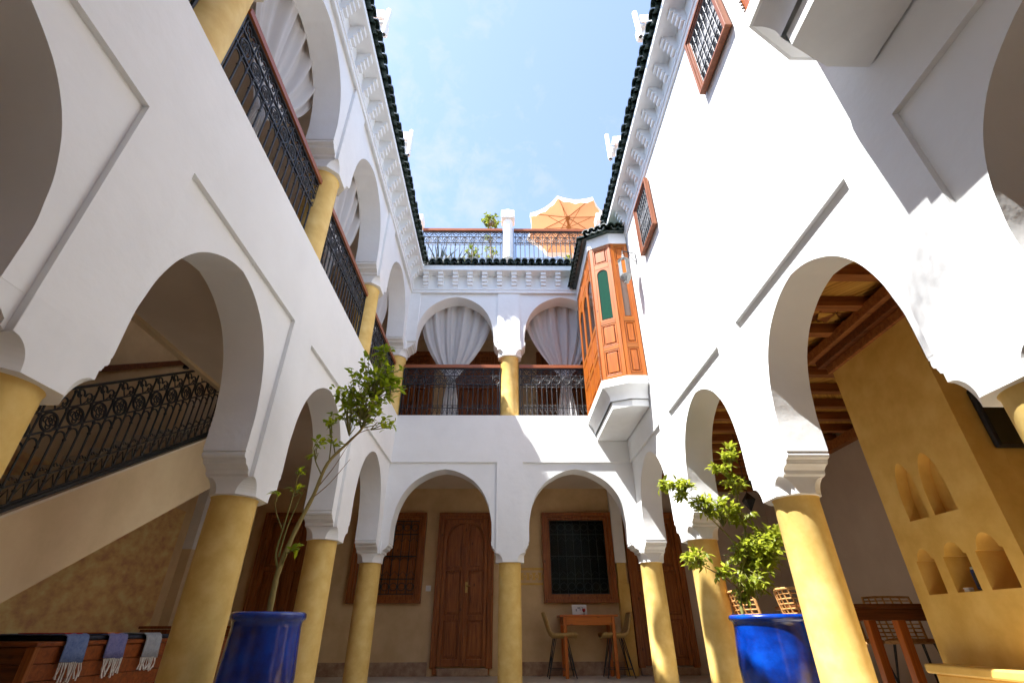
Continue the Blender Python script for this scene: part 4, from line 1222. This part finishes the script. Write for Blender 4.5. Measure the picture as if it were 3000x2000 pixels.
# ---------------------------------------------------------------- dining room behind the right arcade
cb = thing('chimney_breast', 'ochre chimney breast with five arched niches behind the right arches', 'chimney', (3.05, 3.06, 0))
def nich(a, b, z0, zs, zt, sh=0.0):
    c_ = (a+b)/2; h_ = (b-a)/2; h2 = h_-sh
    pts = [(a, z0), (a, zs)]
    if sh: pts.append((a+sh, zs+0.003))
    for i in range(1, 12):
        s_ = -1 + 2*i/12
        pts.append((c_+s_*h2, zs + (zt-zs)*(1-abs(s_)**1.9)**0.62))
    if sh: pts.append((b-sh, zs+0.003))
    return pts + [(b, zs), (b, z0)]
f1, f2, f3 = MB(), MB(), MB()
f1.box(0.0, 0.21, 0.0, 0.946, 0.0, 0.82)
f2.ext([(0.0,0.82)] + nich(0.104,0.306,0.82,1.046,1.144,0.019) + nich(0.379,0.577,0.82,1.043,1.125,0.019) + nich(0.659,0.833,0.82,1.041,1.116,0.019) + [(0.946,0.82), (0.946,1.304), (0.0,1.304)], 0.0, 0.21, 'x')
f3.ext([(0.0,1.304)] + nich(0.295,0.495,1.304,1.48,1.722) + nich(0.547,0.740,1.304,1.47,1.716) + [(0.946,1.304), (0.946,2.70), (0.0,2.70)], 0.0, 0.09, 'x')
f3.box(0.0905, 0.21, 0.0, 0.946, 1.304, 2.70)
for f_, nm in ((f1,'lower_face'),(f2,'niche_band'),(f3,'upper_face')): part(nm, f_, M['ochre'], cb, sharp=35)
part('back', MB().box(0.2105, 0.52, 0.0, 0.946, 0.0, 2.95), M['ochre'], cb)
part('hearth_ledge', MB().box(-0.17, -0.001, -0.63, 0.91, 0.352, 0.407).box(-0.13, -0.001, -0.63, 0.88, 0.0, 0.352), M['ochre'], cb, bevel=0.012)
part('side_recess', MB().box(0.52, 0.72, -5.6, -0.0005, 0.0, 2.95), M['ochre'], cb)
for k, (x, z0_, z1_) in enumerate(((-0.03,2.66,2.735),(-0.08,2.735,2.81),(-0.13,2.81,2.90))):
    part('timber_cornice', MB().box(x, 0.16, -3.2, 0.946-x, z0_+0.001, z1_), M['darkx' if k % 2 else 'beam'], cb, bevel=0.006)
t = thing('television', 'black flat screen mounted on the dark side of the chimney breast', 'television', (3.39, 3.058, 1.624))
part('case', MB().box(-0.185, 0.17, -0.045, 0.0, 0.0, 0.42), M['black'], t, bevel=0.018)
part('screen', MB().box(-0.165, 0.15, -0.048, -0.0455, 0.02, 0.40), M['blackgl'], t)
t = thing('blue_lantern', 'small dark blue box lantern standing in the middle lower niche', 'ornament', (3.125, 3.485, 0.82))
part('body', MB().box(-0.035, 0.04, -0.035, 0.035, 0.008, 0.13), M['navy'], t, bevel=0.008)
part('window', MB().box(-0.038, -0.0355, -0.016, 0.016, 0.025, 0.11), M['black'], t)
part('cap', MB().box(-0.03, 0.035, -0.03, 0.03, 0.1305, 0.145).box(-0.01, 0.012, -0.01, 0.01, 0.145, 0.155), M['steel'], t, bevel=0.003)
t = thing('white_pebble_box', 'tiny white box beside the blue lantern in the niche', 'box', (3.085, 3.58, 0.82))
part('box', MB().box(-0.018, 0.018, -0.022, 0.022, 0, 0.018), M['paper'], t, bevel=0.006)
part('lid', MB().box(-0.019, 0.019, -0.023, 0.023, 0.0185, 0.026), M['lampw'], t, bevel=0.003)

# timber ceiling
tcg = thing('timber_ceiling', 'dark beamed timber ceiling with reed laths over the dining room', 'ceiling', (2.135, 0, 2.88))
bmx = MB().box(0.0, 2.53, -0.042, 0.042, 0.0, 0.095).mesh('beam', M['beam'])
YB = [0.39 + 0.412*k for k in range(21)]
for y in YB: part('beam', bmx, None, tcg, (0, y, rnd.uniform(-.004,.004)), (0, 0, rnd.uniform(-.006,.006)))
bt = MB().box(0.0, 2.53, -0.012, 0.012, -0.02, -0.001).mesh('beam_bead', M['lath'])
lm = MB().box(-0.33, 0.33, -0.023, 0.023, 0.0, 0.016).mesh('lath', M['lath'])
far = MB(); cnt = 0
for k in range(len(YB)-1):
    yc = (YB[k]+YB[k+1])/2
    if k == 7: continue
    n = 46; s_ = 1 if k % 2 else -1
    for i in range(n):
        x = 0.03 + i*2.47/n
        a = s_*R(52)
        if 5 <= k <= 14 and x < 2.3 and cnt < 298 and not (3.0 < yc < 4.0 and x > 0.9):
            cnt += 1
            part('lath', lm, None, tcg, (x, yc, 0.096+rnd.uniform(0,.008)), (rnd.uniform(-.05,.05), 0, a))
        else:
            ca, sa = math.cos(a), math.sin(a)
            q = lambda u, v, z: (x+u*ca-v*sa, yc+u*sa+v*ca, 0.096+z)
            far.add([q(-.33,-.023,0), q(.33,-.023,0), q(.33,.023,0), q(-.33,.023,0)], [(0,3,2,1)])
o = part('laths', far, M['lath'], tcg); o['kind'] = 'stuff'
part('boarding', MB().box(0.0, 2.53, 0.0, 9.0, 0.122, 0.140), M['darkx'], tcg)
ys_ = (YB[7]+YB[8])/2
for i in range(9):
    xc = 0.14 + i*0.30
    if xc > 2.4: break
    for k in range(8):
        a0, a1 = 2*PI*k/8, 2*PI*(k+1)/8
        r_ = 0.21 if k % 2 else 0.15
        part('star_wedge', MB().ext([(0.012*math.cos((a0+a1)/2), 0.012*math.sin((a0+a1)/2)), (0.15*math.cos(a0), 0.15*math.sin(a0)), (0.15*math.cos(a1), 0.15*math.sin(a1))], 0.096, 0.108 if k % 2 else 0.118, 'z'), M['lath' if k % 2 else 'beam'], tcg, (xc, ys_, 0))
for y in (2.0, 4.5, 7.0):
    pass
part('wall_plate', MB().box(2.43, 2.53, 0.0, 9.0, -0.12, -0.001).box(0.0, 2.42, 8.90, 9.0, -0.12, -0.001), M['beam'], tcg)

t = thing('star_lamp', 'small dark diamond shaped lamp hanging inside the farther right arch', 'lamp', (2.945, 6.0, 1.815))
part('cord', MB().tube([(0,0,0.23),(0,0,0.97)], 0.004, 5), M['iron'], t)
dm = MB()
rr = 0.085
vs = [(0,0,0.0)] + [(rr*math.cos(2*PI*i/8)*(1 if i % 2 else 0.72), rr*math.sin(2*PI*i/8)*(1 if i % 2 else 0.72), 0.135) for i in range(8)] + [(0,0,0.235)]
dm.add(vs, [(0, (i+1) % 8+1, i+1) for i in range(8)] + [(9, i+1, (i+1) % 8+1) for i in range(8)])
part('shade', dm, M['iron'], t)
gl = MB()
for i in range(8):
    for (za, zb) in ((0.07, 0.12), (0.15, 0.19)):
        pass
part('finial', MB().lathe([(0.0,-0.05),(0.008,-0.035),(0.004,-0.02),(0.010,-0.008),(0.012,0.004)], 8), M['iron'], t)

t = thing('dining_table', 'long dark wood table in the dining room between column and chimney', 'table', (3.60, 5.10, 0))
part('top', MB().box(-0.95, 0.95, -0.30, 0.30, 0.765, 0.80), M['darkx'], t, bevel=0.006)
part('apron', MB().box(-0.90, 0.90, -0.265, -0.24, 0.675, 0.7645).box(-0.90, 0.90, 0.24, 0.265, 0.675, 0.7645), M['darkx'], t, bevel=0.004)
for x in (-0.86, -0.16, 0.55):
    for y in (-0.235, 0.16): part('leg', MB().box(x, x+0.075, y, y+0.075, 0, 0.7645), M['tabley'], t, bevel=0.005)
def rattan_chair(label, loc, rz):
    t = thing('rattan_chair', label, 'chair', loc, rz, 'rattan chairs round the dining table')
    # local: faces +x, back at -x
    def bp(s, q):    # back surface: s across -1..1, q up 0..1
        w = 0.22 + 0.02*q - 0.05*max(0, q-0.8)
        return (-0.20 - 0.13*q + 0.07*s*s*(0.4+q*0.6), s*w, 0.50 + 0.41*q - 0.03*max(0, q-0.7)*s*s)
    fr = [bp(-1, i/8) for i in range(9)] + [bp(-1+2*i/10, 1) for i in range(1, 10)] + [bp(1, 1-i/8) for i in range(9)]
    part('back_frame', MB().tube(fr, 0.013, 6), M['rattan'], t)
    la = MB()
    for k in range(1, 11): la.tube([bp(-1+2*i/8, k/11) for i in range(9)], 0.0065, 5, False)
    for k in range(1, 6): la.tube([bp(-1+k/3, i/6) for i in range(7)], 0.009, 5, False)
    part('back_lattice', la, M['rattan'], t)
    se = [(0.22*math.cos(2*PI*i/20)*1.02, 0.23*math.sin(2*PI*i/20), 0.50+0.01*math.cos(4*PI*i/20)) for i in range(21)]
    sm = MB().tube(se, 0.018, 7)
    for k in range(-6, 7):
        y = k*0.033; x = 0.215*math.sqrt(max(0, 1-(y/0.23)**2))
        sm.tube([(-x, y, 0.50), (0, y, 0.488), (x, y, 0.50)], 0.013, 5, False)
    part('seat', sm, M['rattan'], t)
    for sx in (-1, 1):
        for sy in (-1, 1):
            part('leg', MB().tube([(0.12*sx,0.13*sy,0.49),(0.21*sx,0.20*sy,0.0)], 0.008, 6).tube([(0.09*sx,0.13*sy,0.49),(0.21*sx,0.20*sy,0.0)], 0.007, 6), M['iron'], t)
    return t
rattan_chair('rattan lattice chair directly behind the rim of the sunlit blue pot', (2.44, 5.06, 0), R(2))
rattan_chair('rattan lattice chair between the blue pot and the near yellow column', (2.71, 4.68, 0), R(4))
rattan_chair('rattan chair beyond the dining table, its back just clear of the column', (3.55, 5.72, 0), R(-90))
rattan_chair('rattan chair beyond the dining table, half hidden by the chimney breast', (4.12, 5.70, 0), R(-100))

# ---------------------------------------------------------------- roof terrace
def post(label, loc, h=1.0, group='white posts of the roof terrace'):
    t = thing('terrace_post', label, 'post', loc, 0, group)
    part('shaft', MB().lathe([(0.10,0.0),(0.098,0.3),(0.094,h)], 28), M['trim'], t)
    part('cap', MB().box(-0.135, 0.135, -0.135, 0.135, h-0.03, h+0.17).lathe([(0.13,h+0.1701),(0.125,h+0.20),(0.06,h+0.235),(0.0,h+0.24)], 24, caps=False), M['trim'], t, bevel=0.02)
    return t
post('white capped post standing mid terrace above the end arches', (0.032, 7.10, 6.60), 1.0)
PL = [(-1.745, 3.45, 'left'), (-1.745, 5.28, 'left'), (-1.77, 7.12, 'left'), (1.90, 3.47, 'right'), (1.90, 5.33, 'right'), (1.90, 7.05, 'right')]
nm = ['nearest post on the left roof edge with a white tube lamp', 'second post on the left roof edge with a tube lamp', 'far left corner post where the terrace railing starts', 'nearest post on the right roof edge with a white tube lamp', 'second post on the right roof edge with a tube lamp', 'far right post half hidden by the tiles beside the parasol']
for (x, y, s_), l in zip(PL, nm): post('white capped ' + l, (x, y, 6.42), 1.08)
def tube_lamp(label, loc, sx):
    t = thing('tube_lamp', label, 'lamp', loc, 0, 'white tube lamps on the roof posts')
    part('tube', MB().lathe([(0.022,0.02),(0.033,0.0),(0.034,0.005),(0.034,0.60),(0.028,0.605)], 20, caps=False), M['lampw'], t)
    part('lens', MB().lathe([(0.0,0.02),(0.028,0.021)], 16, caps=False), M['black'], t)
    part('bracket', MB().box(min(0,sx*0.10), max(0,sx*0.10), -0.012, 0.012, 0.30, 0.33), M['steel'], t)
tube_lamp('white tube lamp on the nearest left roof post', (-1.565, 3.345, 7.09), -1)
tube_lamp('white tube lamp on the second left roof post', (-1.565, 5.16, 7.09), -1)
tube_lamp('white tube lamp on the nearest right roof post', (1.715, 3.36, 7.14), 1)
tube_lamp('white tube lamp on the second right roof post', (1.68, 5.24, 7.14), 1)

u = thing('parasol', 'peach coloured parasol with white scalloped edge above the terrace railing', 'parasol', (1.47, 8.50, 6.42))
RR, ZH, ZR = 1.02, 2.70, 2.38
cv = MB(); vl = MB(); n = 8; m = 6
ang = lambda k: R(250) + 2*PI*k/n
def rim(k, t_):   # between corner k and k+1
    a = Vector((RR*math.cos(ang(k)), RR*math.sin(ang(k)), 0)); b = Vector((RR*math.cos(ang(k+1)), RR*math.sin(ang(k+1)), 0))
    p = a.lerp(b, t_); sag = 4*t_*(1-t_)
    p *= 1-0.07*sag
    return Vector((p.x, p.y, ZR - 0.0*sag))
for k in range(n):
    rows = []
    for j in range(6):
        q = j/5
        row = []
        for i in range(m+1):
            p = rim(k, i/m)
            s_ = 4*(i/m)*(1-i/m)
            row.append((p.x*q, p.y*q, ZH + (ZR-ZH)*q - 0.045*s_*q*(1-0.4*q)))
        rows.append(row)
    vs = [p for r_ in rows for p in r_]
    cv.add(vs, [(j*(m+1)+i, j*(m+1)+i+1, (j+1)*(m+1)+i+1, (j+1)*(m+1)+i) for j in range(5) for i in range(m)], True)
    e = rows[-1]
    e2 = [(p[0]*1.012, p[1]*1.012, p[2]-0.11-0.045*abs(math.sin(3*PI*i/m))) for i, p in enumerate(e)]
    vl.add(e + e2, [(i, i+1, m+1+i+1, m+1+i) for i in range(m)], True)
part('canopy', cv, M['canvas'], u)
part('valance', vl, M['canvasw'], u)
for k in range(n):
    a = ang(k)
    part('rib', MB().tube([(0.03*math.cos(a), 0.03*math.sin(a), ZH-0.03), (RR*0.985*math.cos(a), RR*0.985*math.sin(a), ZR-0.014)], 0.009, 5), M['ribwood'], u)
    part('strut', MB().tube([(0.03*math.cos(a), 0.03*math.sin(a), ZH-0.34), (RR*0.52*math.cos(a), RR*0.52*math.sin(a), ZH-0.21)], 0.008, 5), M['ribwood'], u)
part('pole', MB().tube([(0,0,0),(0,0,ZH-0.01)], 0.024, 12), M['ribwood'], u)
part('hub', MB().lathe([(0.03,ZH-0.09),(0.055,ZH-0.07),(0.055,ZH-0.02),(0.03,ZH-0.005)], 12).lathe([(0.025,ZH-0.39),(0.05,ZH-0.37),(0.05,ZH-0.32),(0.025,ZH-0.30)], 12), M['ribwood'], u)
part('foot', MB().lathe([(0.0,0.0),(0.26,0.0),(0.26,0.05),(0.05,0.08),(0.04,0.3)], 20, caps=False), M['trim'], u)

def tpot(label, loc, r=0.16, h=0.30):
    t = thing('terrace_pot', label, 'pot', loc, 0, 'terracotta pots on the roof terrace')
    part('body', MB().lathe([(r*0.65,0),(r*0.9,h*0.8),(r*1.02,h*0.82),(r*1.02,h),(r*0.88,h),(r*0.84,h*0.9)], 24, caps=False).lathe([(0,h*0.9),(r*0.85,h*0.9)], 20, caps=False), M['terr'], t)
    return t
tpot('terracotta pot of the tall terrace shrub beside the white post', (-0.30, 7.62, 6.42))
tree('terrace_shrub', 'tall terrace shrub with a round top beside the white post', 'shrub', (-0.30, 7.62, 6.68),
     [([(-0.30,7.62,6.60),(-0.31,7.62,7.1),(-0.33,7.62,7.6),(-0.34,7.62,8.0)], 0.014, 0.006, 'bark')], 'leaf3', 'bark',
     [((-0.32,7.62,8.10), (0.20,0.18,0.18), 330, (-0.34,7.62,7.95)), ((-0.36,7.62,7.55), (0.10,0.1,0.22), 80, (-0.33,7.62,7.5)), ((-0.28,7.62,7.25), (0.16,0.1,0.14), 80, (-0.31,7.62,7.1)), ((-0.45,7.6,7.05), (0.1,0.1,0.1), 26, (-0.31,7.62,6.95))], 0.062, 0.5, 51, 260)
tpot('terracotta pot of the low leafy bush behind the left terrace railing', (-0.72, 7.60, 6.42))
tree('terrace_bush', 'low leafy bush behind the left terrace railing', 'bush', (-0.72, 7.60, 6.68),
     [([(-0.72,7.6,6.6),(-0.72,7.6,6.95),(-0.70,7.6,7.3)], 0.012, 0.005, 'bark')], 'leaf3', 'bark',
     [((-0.70,7.6,7.15), (0.20,0.14,0.26), 240, (-0.72,7.6,6.95)), ((-0.68,7.6,7.42), (0.07,0.07,0.10), 24, (-0.70,7.6,7.28))], 0.062, 0.45, 53, 140)
tpot('terracotta pot of the small leafy plant behind the right terrace railing', (1.22, 7.50, 6.42), 0.13, 0.26)
tree('terrace_plant', 'small leafy plant against the parasol behind the right terrace railing', 'plant', (1.22, 7.50, 6.66),
     [([(1.22,7.5,6.6),(1.22,7.5,6.9)], 0.008, 0.004, 'bark')], 'leaf3', 'bark', [((1.22,7.5,6.98), (0.12,0.1,0.18), 46, (1.22,7.5,6.8))], 0.06, 0.4, 57, 60)
def agave(label, loc, n, L_, seed):
    r_ = random.Random(seed)
    t = thing('agave', label, 'plant', loc, 0, 'agaves on the roof terrace')
    for k in range(n):
        a = 2*PI*k/n + r_.uniform(-.2,.2); tl = r_.uniform(0.55, 1.25); l = L_*r_.uniform(.8, 1.15)
        pts = [(0,0,0), (l*0.4*math.cos(a)*math.cos(tl), l*0.4*math.sin(a)*math.cos(tl), l*0.45*math.sin(tl)), (l*math.cos(a)*math.cos(tl), l*math.sin(a)*math.cos(tl), l*math.sin(tl)*0.95)]
        part('leaf', MB().tube(pts, [0.022, 0.020, 0.001], 4), M['agave'], t)
    part('root_ball', MB().lathe([(0.0,-0.24),(0.13,-0.24),(0.16,-0.02),(0.10,0.0),(0,0.01)], 18), M['terr'], t)
agave('spiky grey agave at the left end of the terrace railing', (-1.32, 7.42, 6.66), 15, 0.62, 3)
agave('second spiky agave further along the left terrace railing', (-1.02, 7.45, 6.66), 13, 0.50, 4)
t = thing('terrace_palm', 'slender potted palm on the near left roof edge above the gallery', 'palm', (-1.98, 0.20, 6.42))
part('pot', MB().lathe([(0.13,0.0),(0.19,0.30),(0.21,0.31),(0.21,0.36),(0.17,0.36),(0.16,0.32)], 24, caps=False), M['terr'], t)
part('trunk', MB().tube([(0,0,0.2),(0.03,0.01,0.9),(0.02,0.03,1.6),(0.06,0.03,2.2)], [0.05,0.042,0.036,0.03], 10), M['bark'], t)
rp_ = random.Random(9)
for k in range(9):
    a = 2*PI*k/9 + rp_.uniform(-.2,.2); l = rp_.uniform(0.55, 0.75); e0 = rp_.uniform(0.2, 0.9)
    sp = [Vector((0.06+l*q*math.cos(a)*math.cos(e0)*1.0, 0.03+l*q*math.sin(a)*math.cos(e0), 2.2 + l*(q*math.sin(e0)*1.2 - 0.75*q*q))) for q in [i/8 for i in range(9)]]
    fm = MB().tube(sp, [0.010-0.001*i for i in range(9)], 5)
    sd = Vector((-math.sin(a), math.cos(a), 0))
    for i in range(1, 9):
        for s_ in (-1, 1):
            b0 = sp[i]; tip = b0 + sd*s_*0.20*(1-abs(i-4.5)/7) + (sp[i]-sp[i-1])*1.2 + Vector((0,0,-0.06))
            w_ = (sp[i]-sp[i-1]).normalized()*0.014
            fm.add([b0-w_, b0+w_, tip], [(0,1,2)])
    part('frond', fm, M['leaf3'], t)
